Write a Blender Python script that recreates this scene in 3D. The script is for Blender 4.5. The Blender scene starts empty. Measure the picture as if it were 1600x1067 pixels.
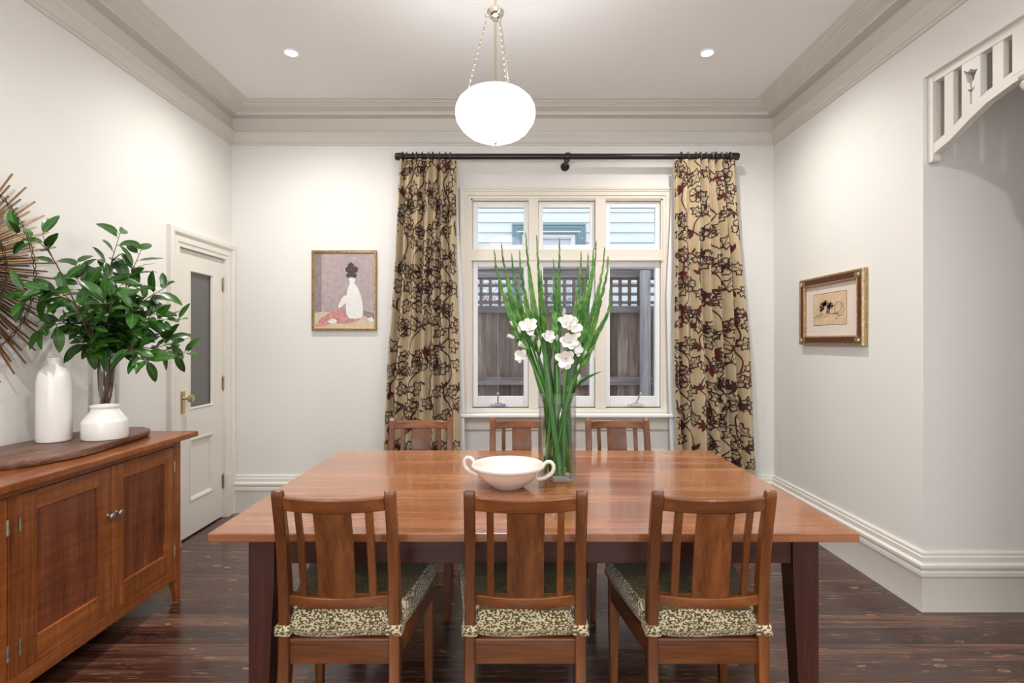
import bpy, math, random
from mathutils import Vector, Matrix
random.seed(7)
PI = math.pi
C = bpy.context.scene.collection
sc = bpy.context.scene

# ------------------------------------------------------------------ camera, world, light, exposure
CZ = 1.35
F = 850.0
cam_d = bpy.data.cameras.new('camera'); cam = bpy.data.objects.new('camera', cam_d); C.objects.link(cam)
cam_d.sensor_width = 36; cam_d.lens = F/1600*36; cam_d.clip_start = .05
cam.location = (0, 0, CZ); cam.rotation_euler = (PI/2, 0, 0)
sc.camera = cam
sc.view_settings.view_transform = 'Standard'; sc.view_settings.look = 'None'
sc.view_settings.gamma = 1; sc.view_settings.use_curve_mapping = False
sc.view_settings.exposure = 0.34
w = bpy.data.worlds.new('overcast_sky'); sc.world = w; w.use_nodes = True
w.node_tree.nodes['Background'].inputs[0].default_value = (.84, .90, 1, 1)
w.node_tree.nodes['Background'].inputs[1].default_value = 1.75

def area(name, loc, rot, sx, sy, energy, col=(1, 1, 1)):
    l = bpy.data.lights.new(name, 'AREA'); l.shape = 'RECTANGLE'; l.size = sx; l.size_y = sy; l.energy = energy; l.color = col
    o = bpy.data.objects.new(name, l); C.objects.link(o); o.location = loc; o.rotation_euler = rot
    return o
# unseen fill light added behind the camera to brighten the room
area('rear_fill_light', (0, -2.45, 1.5), (PI/2, 0, 0), 3.4, 2.3, 34, (1, .97, .94))
# added lamp out of view, there to brighten the hall wall
area('hall_fill_light', (2.9, -1.35, 1.7), (PI/2, 0, 0), 1.0, 1.8, 5, (1, .95, .86))
SPOTS = [(-1.392, 3.43), (1.231, 3.43), (-1.39, 1.25), (1.23, 1.25), (-1.39, -.9), (1.23, -.9)]
SPOT_E = 105

# ------------------------------------------------------------------ helpers
def PX(x, y, d):
    return Vector(((x-800)*d/F, d, CZ-(y-533.5)*d/F))

class MB:
    def __init__(s): s.v = []; s.f = []; s.m = []; s.mi = 0
    def add(s, vs, fs, mi=None):
        n = len(s.v); s.v.extend([tuple(v) for v in vs]); s.f.extend([tuple(n+i for i in f) for f in fs]); s.m.extend([s.mi if mi is None else mi]*len(fs))
    def box(s, x0, x1, y0, y1, z0, z1, mi=None):
        if x0 > x1: x0, x1 = x1, x0
        if y0 > y1: y0, y1 = y1, y0
        if z0 > z1: z0, z1 = z1, z0
        vs = [(x0,y0,z0),(x1,y0,z0),(x1,y1,z0),(x0,y1,z0),(x0,y0,z1),(x1,y0,z1),(x1,y1,z1),(x0,y1,z1)]
        s.add(vs, [(3,2,1,0),(4,5,6,7),(0,1,5,4),(1,2,6,5),(2,3,7,6),(3,0,4,7)], mi)
    def hexa(s, b, t, mi=None):
        s.add(list(b)+list(t), [(3,2,1,0),(4,5,6,7),(0,1,5,4),(1,2,6,5),(2,3,7,6),(3,0,4,7)], mi)
    def rings(s, rings, closed=True, cap=True, mi=None):
        n = len(rings[0]); vs = [p for r in rings for p in r]; fs = []
        for i in range(len(rings)-1):
            for j in range(n if closed else n-1):
                k = (j+1) % n
                fs.append((i*n+j, i*n+k, (i+1)*n+k, (i+1)*n+j))
        if cap: fs.append(tuple(range(n-1, -1, -1))); fs.append(tuple((len(rings)-1)*n+j for j in range(n)))
        s.add(vs, fs, mi)
    def tube(s, pts, rad, seg=8, cap=True, mi=None):
        pts = [Vector(p) for p in pts]; N = len(pts)
        if not hasattr(rad, '__len__'): rad = [rad]*N
        t0 = (pts[1]-pts[0]).normalized(); up = Vector((0,0,1)) if abs(t0.z) < .9 else Vector((1,0,0))
        a = t0.cross(up).normalized(); rr = []
        for i in range(N):
            t = (pts[min(i+1, N-1)]-pts[max(i-1, 0)])
            t = t.normalized() if t.length > 1e-9 else t0
            a = (a - t*a.dot(t)); a = a.normalized() if a.length > 1e-6 else t.orthogonal().normalized()
            b = t.cross(a)
            rr.append([pts[i]+a*(math.cos(2*PI*k/seg)*rad[i])+b*(math.sin(2*PI*k/seg)*rad[i]) for k in range(seg)])
        s.rings(rr, True, cap, mi)
    def loop(s, pts, r, seg=8, mi=None):
        pts = [Vector(p) for p in pts]; N = len(pts); rr = []
        c = sum(pts, Vector())/N
        nrm = (pts[0]-c).cross(pts[N//4]-c).normalized()
        for i in range(N):
            t = (pts[(i+1) % N]-pts[i-1]).normalized(); a = nrm; b = t.cross(a).normalized(); a = b.cross(t)
            rr.append([pts[i]+a*(math.cos(2*PI*k/seg)*r)+b*(math.sin(2*PI*k/seg)*r) for k in range(seg)])
        rr.append(rr[0]); s.rings(rr, True, False, mi)
    def cyl(s, p0, p1, r0, r1=None, seg=20, mi=None):
        s.tube([p0, p1], [r0, r0 if r1 is None else r1], seg, True, mi)
    def lathe(s, prof, c=(0,0,0), seg=48, axis='z', rmod=None, mi=None, cap=True):
        rr = []
        for r, z in prof:
            ring = []
            for k in range(seg):
                a = 2*PI*k/seg; q = r*(rmod(a, r, z) if rmod else 1)
                u, v = q*math.cos(a), q*math.sin(a)
                if axis == 'z': p = (c[0]+u, c[1]+v, c[2]+z)
                elif axis == 'x': p = (c[0]+z, c[1]+u, c[2]+v)
                else: p = (c[0]+v, c[1]+z, c[2]+u)
                ring.append(p)
            rr.append(ring)
        s.rings(rr, True, cap, mi)
    def prism(s, poly, mapf, a, b, mi=None):
        n = len(poly)
        s.add([mapf(p[0], p[1], a) for p in poly]+[mapf(p[0], p[1], b) for p in poly],
              [tuple(range(n-1, -1, -1)), tuple(range(n, 2*n))]+[(i, (i+1) % n, n+(i+1) % n, n+i) for i in range(n)], mi)
    def sweep(s, path, prof, mapf, side=1, closed=False, cap=True, only=None, mi=None):
        n = len(path); P = [Vector(p) for p in path]; off = []
        for i in range(n):
            def nm(a, b):
                d = (b-a).normalized(); return Vector((d.y, -d.x))*side
            if closed: n1, n2 = nm(P[i-1], P[i]), nm(P[i], P[(i+1) % n])
            else:
                n1 = nm(P[i-1], P[i]) if i else nm(P[0], P[1]); n2 = nm(P[i], P[i+1]) if i < n-1 else n1
            m = n1+n2; off.append(m*(2/m.dot(m)))
        rr = [[mapf(P[i].x+off[i].x*p, P[i].y+off[i].y*p, q) for p, q in prof] for i in range(n)]
        if closed: rr.append(rr[0])
        if only is not None: rr = rr[only[0]:only[1]+1]
        s.rings(rr, True, cap and not closed, mi)
    def build(s, name, mats, parent=None, smooth=False, bevel=0, loc=None, bseg=2, recalc=True):
        me = bpy.data.meshes.new(name)
        vs = s.v
        if loc is not None: vs = [(x-loc[0], y-loc[1], z-loc[2]) for x, y, z in vs]
        me.from_pydata(vs, [], s.f); me.validate(clean_customdata=False)
        if recalc:
            import bmesh
            b = bmesh.new(); b.from_mesh(me); bmesh.ops.recalc_face_normals(b, faces=b.faces); b.to_mesh(me); b.free()
        if not isinstance(mats, (list, tuple)): mats = [mats]
        for m in mats: me.materials.append(m)
        if len(mats) > 1 and len(me.polygons) == len(s.m): me.polygons.foreach_set('material_index', s.m)
        if smooth:
            me.polygons.foreach_set('use_smooth', [True]*len(me.polygons))
            if smooth != 'all': me.set_sharp_from_angle(angle=math.radians(smooth if smooth is not True else 35))
        o = bpy.data.objects.new(name, me); C.objects.link(o)
        if loc is not None: o.location = loc
        if parent: o.parent = parent
        if bevel:
            b = o.modifiers.new('bevel', 'BEVEL'); b.width = bevel; b.segments = bseg; b.limit_method = 'ANGLE'; b.angle_limit = math.radians(40)
            b.harden_normals = False
        return o

def tag(o, label, cat, group=None):
    o['label'] = label; o['category'] = cat
    if group: o['group'] = group
    return o
def thing(name, label, cat, loc=(0,0,0), rz=0, group=None):
    o = bpy.data.objects.new(name, None); C.objects.link(o); o.location = loc; o.rotation_euler = (0, 0, rz); o.empty_display_size = .1
    return tag(o, label, cat, group)
def struct(o):
    o['kind'] = 'structure'; return o
def copy_tree(o, parent=None):
    c = o.copy(); C.objects.link(c); c.parent = parent
    for ch in [q for q in KIDS.get(o.name, [])]: KIDS.setdefault(c.name, []).append(copy_tree(ch, c))
    return c
KIDS = {}
def reg(o):
    if o.parent: KIDS.setdefault(o.parent.name, []).append(o)
    return o
def xyz(x, y, z): return (x, y, z)
def smoothpath(pts, n=6):
    pts = [Vector(p) for p in pts]; out = []
    P = [pts[0]*2-pts[1]]+pts+[pts[-1]*2-pts[-2]]
    for i in range(1, len(P)-2):
        for k in range(n):
            t = k/n; a, b, c, d = P[i-1], P[i], P[i+1], P[i+2]
            out.append(.5*((2*b)+(c-a)*t+(2*a-5*b+4*c-d)*t*t+(3*b-a-3*c+d)*t**3))
    out.append(pts[-1]); return out

# ------------------------------------------------------------------ materials
def newmat(name):
    m = bpy.data.materials.new(name); m.use_nodes = True; nt = m.node_tree
    return m, nt, nt.nodes['Principled BSDF']
def plain(name, col, rough=.5, metal=0, spec=.5, bump=0, bscale=60, emit=0, coat=0, vary=0, vscale=6, sheen=0):
    m, nt, b = newmat(name); N = nt.nodes; L = nt.links
    b.inputs['Base Color'].default_value = (*col, 1); b.inputs['Roughness'].default_value = rough; b.inputs['Metallic'].default_value = metal
    b.inputs['Specular IOR Level'].default_value = spec; b.inputs['Coat Weight'].default_value = coat; b.inputs['Coat Roughness'].default_value = .12
    if sheen: b.inputs['Sheen Weight'].default_value = sheen
    if emit: b.inputs['Emission Color'].default_value = (*col, 1); b.inputs['Emission Strength'].default_value = emit
    tc = N.new('ShaderNodeTexCoord')
    if bump:
        n = N.new('ShaderNodeTexNoise'); n.inputs['Scale'].default_value = bscale; n.inputs['Detail'].default_value = 4; L.new(tc.outputs['Object'], n.inputs['Vector'])
        u = N.new('ShaderNodeBump'); u.inputs['Strength'].default_value = bump; u.inputs['Distance'].default_value = .01
        L.new(n.outputs[0], u.inputs['Height']); L.new(u.outputs[0], b.inputs['Normal'])
    if vary:
        n = N.new('ShaderNodeTexNoise'); n.inputs['Scale'].default_value = vscale; n.inputs['Detail'].default_value = 3; L.new(tc.outputs['Object'], n.inputs['Vector'])
        r = N.new('ShaderNodeValToRGB'); L.new(n.outputs[0], r.inputs[0])
        r.color_ramp.elements[0].position = .3; r.color_ramp.elements[1].position = .7
        r.color_ramp.elements[0].color = (*[c*(1-vary) for c in col], 1); r.color_ramp.elements[1].color = (*[min(1, c*(1+vary)) for c in col], 1)
        L.new(r.outputs[0], b.inputs['Base Color'])
    return m
def math_(nt, op, a, b=None, c=None):
    n = nt.nodes.new('ShaderNodeMath'); n.operation = op
    for i, v in enumerate((a, b, c)):
        if v is None: continue
        if isinstance(v, (int, float)): n.inputs[i].default_value = v
        else: nt.links.new(v, n.inputs[i])
    return n.outputs[0]
def mix(nt, fac, a, b, mode='MIX'):
    n = nt.nodes.new('ShaderNodeMix'); n.data_type = 'RGBA'; n.blend_type = mode
    for k, v in ((0, fac), (6, a), (7, b)):
        if isinstance(v, (int, float)): n.inputs[k].default_value = v
        elif isinstance(v, tuple): n.inputs[k].default_value = (*v, 1)
        else: nt.links.new(v, n.inputs[k])
    return n.outputs[2]
def ramp(nt, src, stops):
    r = nt.nodes.new('ShaderNodeValToRGB'); nt.links.new(src, r.inputs[0]); e = r.color_ramp.elements
    while len(e) < len(stops): e.new(.5)
    for i, (p, c) in enumerate(stops): e[i].position = p; e[i].color = (*c, 1) if len(c) == 3 else c
    return r.outputs[0]
def wood(name, cols, axis='x', rough=.35, plank=None, pdir='y', coat=0, scale=1.0, pvary=.35, figure=0, joints=False, spec=.5, knots=0, knotcol=(.3,.16,.08), bump=.12, offset=0):
    """cols dark, mid, light; grain runs along axis; plank = board width across pdir"""
    m, nt, b = newmat(name); N = nt.nodes; L = nt.links
    tc = N.new('ShaderNodeTexCoord'); src = tc.outputs['Object']
    sep = N.new('ShaderNodeSeparateXYZ'); L.new(src, sep.inputs[0]); ax = {'x': 0, 'y': 1, 'z': 2}
    vec = src; rnd = None
    if plank:
        q = math_(nt, 'DIVIDE', math_(nt, 'ADD', sep.outputs[ax[pdir]], offset), plank); fl = math_(nt, 'FLOOR', q)
        wn = N.new('ShaderNodeTexWhiteNoise'); wn.noise_dimensions = '1D'; L.new(fl, wn.inputs['W']); rnd = wn.outputs['Value']
        cmb = N.new('ShaderNodeCombineXYZ'); s9 = math_(nt, 'MULTIPLY', rnd, 37.)
        for i in range(3): L.new(s9, cmb.inputs[i])
        va = N.new('ShaderNodeVectorMath'); L.new(src, va.inputs[0]); L.new(cmb.outputs[0], va.inputs[1]); vec = va.outputs[0]
    mp = N.new('ShaderNodeMapping'); L.new(vec, mp.inputs['Vector'])
    s = [14*scale]*3; s[ax[axis]] = 1.0*scale; mp.inputs['Scale'].default_value = s
    n1 = N.new('ShaderNodeTexNoise'); n1.inputs['Scale'].default_value = 1.3; n1.inputs['Detail'].default_value = 6; n1.inputs['Roughness'].default_value = .62; n1.inputs['Distortion'].default_value = .6
    L.new(mp.outputs[0], n1.inputs['Vector'])
    mp2 = N.new('ShaderNodeMapping'); L.new(vec, mp2.inputs['Vector']); s2 = [160*scale]*3; s2[ax[axis]] = 6*scale; mp2.inputs['Scale'].default_value = s2
    n2 = N.new('ShaderNodeTexNoise'); n2.inputs['Scale'].default_value = 1; n2.inputs['Detail'].default_value = 3; L.new(mp2.outputs[0], n2.inputs['Vector'])
    f = math_(nt, 'ADD', math_(nt, 'MULTIPLY', n1.outputs[0], .72), math_(nt, 'MULTIPLY', n2.outputs[0], .28))
    if figure:
        mp3 = N.new('ShaderNodeMapping'); L.new(vec, mp3.inputs['Vector']); s3 = [5, 5, 5]; s3[ax[axis]] = 45; mp3.inputs['Scale'].default_value = s3
        n3 = N.new('ShaderNodeTexNoise'); n3.inputs['Scale'].default_value = 1; n3.inputs['Detail'].default_value = 2; L.new(mp3.outputs[0], n3.inputs['Vector'])
        f = math_(nt, 'ADD', math_(nt, 'MULTIPLY', f, 1-figure), math_(nt, 'MULTIPLY', n3.outputs[0], figure))
    if rnd is not None: f = math_(nt, 'ADD', f, math_(nt, 'MULTIPLY', math_(nt, 'SUBTRACT', rnd, .5), pvary))
    col = ramp(nt, f, [(.3, cols[0]), (.5, cols[1]), (.7, cols[2])])
    if knots:
        def mapped(sx, sy):
            q_ = N.new('ShaderNodeMapping'); L.new(vec, q_.inputs['Vector']); s4 = [sy]*3; s4[ax[axis]] = sx; q_.inputs['Scale'].default_value = s4; return q_.outputs[0]
        nw = N.new('ShaderNodeTexNoise'); nw.inputs['Scale'].default_value = 3; nw.inputs['Detail'].default_value = 3; L.new(mapped(4, 9), nw.inputs['Vector'])
        wv = N.new('ShaderNodeVectorMath'); wv.operation = 'SCALE'; L.new(nw.outputs[1], wv.inputs[0]); wv.inputs['Scale'].default_value = .35
        ww = N.new('ShaderNodeVectorMath'); L.new(mapped(5.5, 14), ww.inputs[0]); L.new(wv.outputs[0], ww.inputs[1])
        vo = N.new('ShaderNodeTexVoronoi'); vo.inputs['Scale'].default_value = 1; L.new(ww.outputs[0], vo.inputs['Vector'])
        ring = ramp(nt, vo.outputs['Distance'], [(.0, (.5,.5,.5)), (.07, (.15,.15,.15)), (.10, (1,1,1)), (.125, (1,1,1)), (.15, (0,0,0))])
        n4 = N.new('ShaderNodeTexNoise'); n4.inputs['Scale'].default_value = 1; n4.inputs['Detail'].default_value = 4; n4.inputs['Roughness'].default_value = .65; L.new(mapped(7, 80), n4.inputs['Vector'])
        st_ = ramp(nt, n4.outputs[0], [(.60, (0,0,0)), (.68, (1,1,1))])
        n5 = N.new('ShaderNodeTexNoise'); n5.inputs['Scale'].default_value = 2.2; L.new(mapped(1, 1.5), n5.inputs['Vector'])
        k = math_(nt, 'MAXIMUM', math_(nt, 'MULTIPLY', ring, ramp(nt, n5.outputs[0], [(.40, (0,0,0)), (.5, (1,1,1))])), math_(nt, 'MULTIPLY', st_, .8))
        col = mix(nt, math_(nt, 'MULTIPLY', k, knots), col, knotcol)
    if plank and joints:
        fr = math_(nt, 'FRACT', q); g = math_(nt, 'LESS_THAN', math_(nt, 'ABSOLUTE', math_(nt, 'SUBTRACT', fr, .5)), .488)
        col = mix(nt, g, tuple(c*.25 for c in cols[0]), col)
    L.new(col, b.inputs['Base Color'])
    rr = ramp(nt, n1.outputs[0], [(.3, (rough*.8,)*3), (.7, (rough*1.25,)*3)]); L.new(rr, b.inputs['Roughness'])
    b.inputs['Specular IOR Level'].default_value = spec; b.inputs['Coat Weight'].default_value = coat; b.inputs['Coat Roughness'].default_value = .1
    if bump:
        u = N.new('ShaderNodeBump'); u.inputs['Strength'].default_value = bump; u.inputs['Distance'].default_value = .004; L.new(f, u.inputs['Height']); L.new(u.outputs[0], b.inputs['Normal'])
    return m
def glassmat(name, tint=(1,1,1), edge=(.55,.62,.6), rough=.0, ior=1.45, gloss=1.0):
    m = bpy.data.materials.new(name); m.use_nodes = True; nt = m.node_tree; N = nt.nodes; L = nt.links; N.clear()
    out = N.new('ShaderNodeOutputMaterial'); t = N.new('ShaderNodeBsdfTransparent'); g = N.new('ShaderNodeBsdfGlossy'); g.inputs['Roughness'].default_value = rough
    lw = N.new('ShaderNodeLayerWeight'); lw.inputs['Blend'].default_value = .25
    L.new(ramp(nt, lw.outputs['Facing'], [(.80, tint), (.99, edge)]), t.inputs[0])
    fr = N.new('ShaderNodeFresnel'); fr.inputs[0].default_value = ior
    mx = N.new('ShaderNodeMixShader'); L.new(math_(nt, 'MULTIPLY', fr.outputs[0], gloss), mx.inputs[0]); L.new(t.outputs[0], mx.inputs[1]); L.new(g.outputs[0], mx.inputs[2]); L.new(mx.outputs[0], out.inputs[0])
    return m

def tone_by_object(m, lo=.55, hi=1.3):
    nt = m.node_tree; b = nt.nodes['Principled BSDF']; src = b.inputs['Base Color'].links[0].from_socket
    oi = nt.nodes.new('ShaderNodeObjectInfo'); f = math_(nt, 'ADD', math_(nt, 'MULTIPLY', oi.outputs['Random'], hi-lo), lo)
    cm = nt.nodes.new('ShaderNodeCombineColor'); [nt.links.new(f, cm.inputs[i]) for i in range(3)]
    nt.links.new(mix(nt, 1.0, src, cm.outputs[0], 'MULTIPLY'), b.inputs['Base Color'])
M = {}
M['wall'] = plain('wall_paint', (.80, .785, .745), .75, bump=.03, bscale=120, spec=.3)
M['ceiling'] = plain('ceiling_paint', (.84, .835, .82), .8, spec=.2)
M['trim'] = plain('cream_gloss_trim', (.80, .765, .70), .38)
M['cornice'] = plain('cornice_paint', (.68, .65, .59), .6)
M['white_trim'] = plain('white_sash_paint', (.86, .86, .86), .35)
M['door'] = plain('door_paint', (.78, .745, .675), .38)
M['cream'] = plain('window_frame_paint', (.78, .72, .62), .4)
M['frost'] = plain('grey_frosted_glass', (.13, .13, .12), .35, spec=.5, bump=.15, bscale=300)
M['brass'] = plain('aged_brass', (.55, .43, .24), .3, 1)
M['hinge'] = plain('worn_hinge_metal', (.42, .36, .27), .4, .9, vary=.4, vscale=90)
M['gold_rod'] = plain('antique_gold_metal', (.30, .19, .10), .38, 1, vary=.35, vscale=9)
M['wire'] = plain('dark_wire', (.06, .035, .025), .5, .6)
M['nickel'] = plain('polished_pale_brass', (.75, .69, .55), .15, 1)
M['darkmetal'] = plain('dark_bronze', (.035, .025, .022), .35, .5)
M['ringmetal'] = plain('ring_bronze', (.12, .09, .07), .3, .8)
M['pewter'] = plain('pewter', (.38, .35, .34), .38, .9)
M['chrome'] = plain('chrome', (.75, .75, .77), .2, 1)
M['pane'] = glassmat('window_pane_glass', (1, 1, 1), (.9, .93, .93), gloss=.2)
M['vaseglass'] = glassmat('clear_vase_glass', (.99, .996, .992), (.84, .89, .86), gloss=.45)
M['water'] = glassmat('vase_water', (.97, .99, .97), (.90, .94, .91), ior=1.15, gloss=.3)
M['table'] = wood('jarrah_tabletop', [(.19, .060, .022), (.35, .130, .050), (.50, .22, .095)], 'x', .24, plank=.217, pdir='y', coat=.7, pvary=.12, scale=.7, figure=.08, joints=False, offset=.0, bump=.05)
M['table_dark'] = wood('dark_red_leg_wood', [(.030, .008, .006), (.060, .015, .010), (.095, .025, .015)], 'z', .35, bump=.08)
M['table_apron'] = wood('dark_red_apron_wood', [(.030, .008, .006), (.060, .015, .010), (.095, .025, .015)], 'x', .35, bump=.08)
side = [(.10, .024, .005), (.28, .078, .016), (.50, .175, .045)]
for a in 'xyz':
    M['side_'+a] = wood('sideboard_wood_'+a, side, a, .33, coat=.25, scale=1.3, figure=.22)
    M['chair_'+a] = wood('chair_wood_'+a, [(.060, .017, .004), (.155, .046, .010), (.27, .090, .021)], a, .33, coat=.2, scale=1.2, bump=.05)
for a in 'xyz': tone_by_object(M['chair_'+a], .78, 1.28); tone_by_object(M['side_'+a], .82, 1.15)
M['side_panel'] = wood('sideboard_panel_wood', [(.07, .016, .007), (.18, .046, .016), (.34, .105, .036)], 'z', .3, coat=.25, figure=.25)
M['board'] = wood('dark_walnut_slab', [(.06, .026, .018), (.15, .072, .048), (.29, .165, .115)], 'y', .45, scale=1.3)
M['floor'] = wood('stained_pine_floor', [(.020, .007, .005), (.066, .024, .016), (.19, .090, .058)], 'x', .24, plank=.135, pdir='y', pvary=.16, joints=True, coat=.25, knots=.75, knotcol=(.40, .22, .12), scale=1.0, bump=.2)
M['ceramic'] = plain('white_glaze', (.84, .82, .78), .22, vary=.03, coat=.3)
M['ceramic_warm'] = plain('cream_glaze', (.82, .77, .69), .25, vary=.05, coat=.3)
M['bark'] = plain('brown_bark', (.14, .075, .05), .7, vary=.4, vscale=40, bump=.4)
M['shade'] = None
m, nt, b = newmat('glowing_opal_glass'); b.inputs['Base Color'].default_value = (.95, .94, .92, 1); b.inputs['Roughness'].default_value = .15
b.inputs['Emission Color'].default_value = (.97, .985, 1, 1); b.inputs['Emission Strength'].default_value = 14; M['shade'] = m
M['lens'] = plain('downlight_lens', (1, .97, .92), .3, emit=14)
M['fence'] = wood('weathered_fence', [(.07, .050, .042), (.20, .152, .130), (.42, .35, .31)], 'z', .85, scale=.9, spec=.2, bump=.4)
M['fence_x'] = wood('weathered_rail', [(.10, .085, .085), (.24, .21, .21), (.42, .39, .39)], 'x', .85, scale=.9, spec=.2, bump=.4)
M['post'] = wood('grey_post', [(.24, .24, .25), (.40, .40, .41), (.60, .61, .62)], 'z', .85, scale=1.2, spec=.2, bump=.4)
tone_by_object(M['fence'])
M['boards'] = plain('pale_weatherboard', (.70, .76, .78), .6, vary=.04)
M['teal'] = plain('blue_grey_paint', (.20, .30, .34), .5)
M['ground'] = plain('bare_soil', (.12, .10, .08), .9, vary=.3)
M['art_mauve'] = plain('print_mauve', (.42, .34, .34), .5, vary=.12, vscale=25)
M['art_tan'] = plain('print_tan', (.62, .50, .36), .5, vary=.08, vscale=30)
M['art_white'] = plain('print_white', (.78, .77, .73), .5, vary=.06, vscale=60)
M['art_dark'] = plain('print_dark', (.06, .045, .05), .5)
M['art_pink'] = plain('print_pink', (.55, .25, .24), .5, vary=.35, vscale=60)
M['art_grey'] = plain('print_grey', (.25, .21, .21), .5, vary=.15, vscale=30)
M['mat_board'] = plain('pale_pink_mat', (.74, .64, .56), .7)
M['parchment'] = plain('parchment', (.66, .48, .30), .7, vary=.1, vscale=20)
M['ink'] = plain('ink', (.05, .035, .04), .7)
M['gilt'] = plain('gilt_frame', (.46, .33, .17), .4, .8, vary=.3, vscale=60)
M['frame_brown'] = plain('red_brown_frame', (.10, .030, .022), .35)
M['mirror'] = plain('mirror', (.8, .8, .8), .03, 1)

# leaf material: darker with paler noise
def leafmat(name, a, b_, rough=.28, scale=22):
    m, nt, b = newmat(name); tc = nt.nodes.new('ShaderNodeTexCoord'); n = nt.nodes.new('ShaderNodeTexNoise'); n.inputs['Scale'].default_value = scale
    nt.links.new(tc.outputs['Object'], n.inputs['Vector']); nt.links.new(ramp(nt, n.outputs[0], [(.35, a), (.7, b_)]), b.inputs['Base Color'])
    b.inputs['Roughness'].default_value = rough
    return m
M['leaf'] = leafmat('dark_glossy_leaf', (.010, .050, .006), (.045, .155, .016), .30, 9)
M['leafrib'] = plain('pale_leaf_rib', (.16, .30, .07), .4)
M['glad'] = leafmat('gladiolus_green', (.035, .15, .018), (.16, .36, .065), .4, 24)
M['gladstem'] = leafmat('gladiolus_stem_green', (.05, .18, .025), (.13, .32, .06), .4, 5)
M['gladblade'] = leafmat('gladiolus_blade_green', (.02, .085, .015), (.05, .16, .03), .4)
M['petal'] = plain('white_petal', (.88, .87, .82), .5)

# cushion velvet: cream flecks on olive
m, nt, b = newmat('flecked_olive_velvet'); N = nt.nodes; L = nt.links
tc = N.new('ShaderNodeTexCoord'); mp = N.new('ShaderNodeMapping'); L.new(tc.outputs['Object'], mp.inputs[0]); mp.inputs['Scale'].default_value = (150, 150, 190)
vn = N.new('ShaderNodeTexNoise'); vn.inputs['Scale'].default_value = 1.0; vn.inputs['Detail'].default_value = 1.0; L.new(mp.outputs[0], vn.inputs['Vector'])
n2 = N.new('ShaderNodeTexNoise'); n2.inputs['Scale'].default_value = 9; L.new(tc.outputs['Object'], n2.inputs['Vector'])
f = math_(nt, 'ADD', vn.outputs[0], math_(nt, 'MULTIPLY', math_(nt, 'SUBTRACT', n2.outputs[0], .5), .1))
L.new(ramp(nt, f, [(.48, (.105, .068, .018)), (.53, (.66, .57, .37))]), b.inputs['Base Color']); b.inputs['Roughness'].default_value = .85; b.inputs['Sheen Weight'].default_value = .3
M['velvet'] = m
m, nt, b = newmat('shaded_olive_velvet'); tc = nt.nodes.new('ShaderNodeTexCoord'); n2 = nt.nodes.new('ShaderNodeTexNoise'); n2.inputs['Scale'].default_value = 130; nt.links.new(tc.outputs['Object'], n2.inputs['Vector'])  # cushion top: same velvet, its shade painted in as darker olive
nt.links.new(ramp(nt, n2.outputs[0], [(.36, (.045, .03, .008)), (.45, (.135, .102, .028)), (.7, (.19, .15, .05))]), b.inputs['Base Color']); b.inputs['Roughness'].default_value = .8; b.inputs['Sheen Weight'].default_value = .2
M['velvet_shaded'] = m
M['piping'] = plain('cushion_piping', (.30, .22, .12), .8)
M['satin'] = plain('gold_satin', (.50, .39, .235), .42, vary=.06, vscale=5, sheen=.2)
M['flock_brown'] = plain('dark_brown_flock', (.035, .013, .009), .8)
M['flock_red'] = plain('maroon_flock', (.095, .010, .010), .75)
M['lining'] = plain('white_curtain_lining', (.80, .80, .82), .8)

# ------------------------------------------------------------------ room shell
XL, XR, YB, YR, ZC = -2.215, 2.068, 4.30, -2.5, 3.172
RY = 2.736           # where the right wall ends at the hall opening
m = MB(); m.box(-2.4, 3.75, -2.7, 4.5, -.12, 0); struct(m.build('floor', M['floor']))
m = MB(); m.box(-2.4, 3.75, -2.7, 4.5, ZC, ZC+.15); struct(m.build('ceiling', M['ceiling']))
# left wall with the door opening
DY0, DY1, DZ = 3.605, 4.184, 1.981
m = MB(); m.box(XL-.12, XL, -2.7, DY0, 0, ZC); m.box(XL-.12, XL, DY1, 4.5, 0, ZC); m.box(XL-.12, XL, DY0, DY1, DZ, ZC)
m.box(XL-.125, XL-.11, DY0, DY1, 0, DZ)
struct(m.build('wall_left', M['wall']))
# back wall with the window opening
WX0, WX1, WZ0, WZ1 = -.324, 1.189, .826, 2.476
m = MB(); m.box(XL, WX0, YB, YB+.14, 0, ZC); m.box(WX1, 3.72, YB, YB+.14, 0, ZC); m.box(WX0, WX1, YB, YB+.14, 0, WZ0); m.box(WX0, WX1, YB, YB+.14, WZ1, ZC)
struct(m.build('wall_back', M['wall']))
HZ, HY0 = 2.672, 1.66
m = MB(); m.box(XR, XR+.12, RY, YB, 0, ZC); m.box(XR, XR+.12, HY0, RY, HZ, ZC); m.box(XR, XR+.12, -2.5, HY0, 0, ZC)
struct(m.build('wall_right', M['wall']))
m = MB(); m.box(XR+.12, 3.6, RY, RY+.12, 0, ZC); struct(m.build('wall_hall', M['wall']))
m = MB(); m.box(3.6, 3.72, -1.5, RY+.12, 0, ZC); m.box(XR+.12, 3.72, -1.62, -1.5, 0, ZC); struct(m.build('wall_hall_side', M['wall']))
# rear wall with an unseen opening added for the fill light
m = MB(); m.box(XL, -1.75, YR-.12, YR, 0, ZC); m.box(1.75, XR+.12, YR-.12, YR, 0, ZC); m.box(-1.75, 1.75, YR-.12, YR, 0, .3); m.box(-1.75, 1.75, YR-.12, YR, 2.7, ZC)
struct(m.build('wall_rear', M['wall']))

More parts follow.
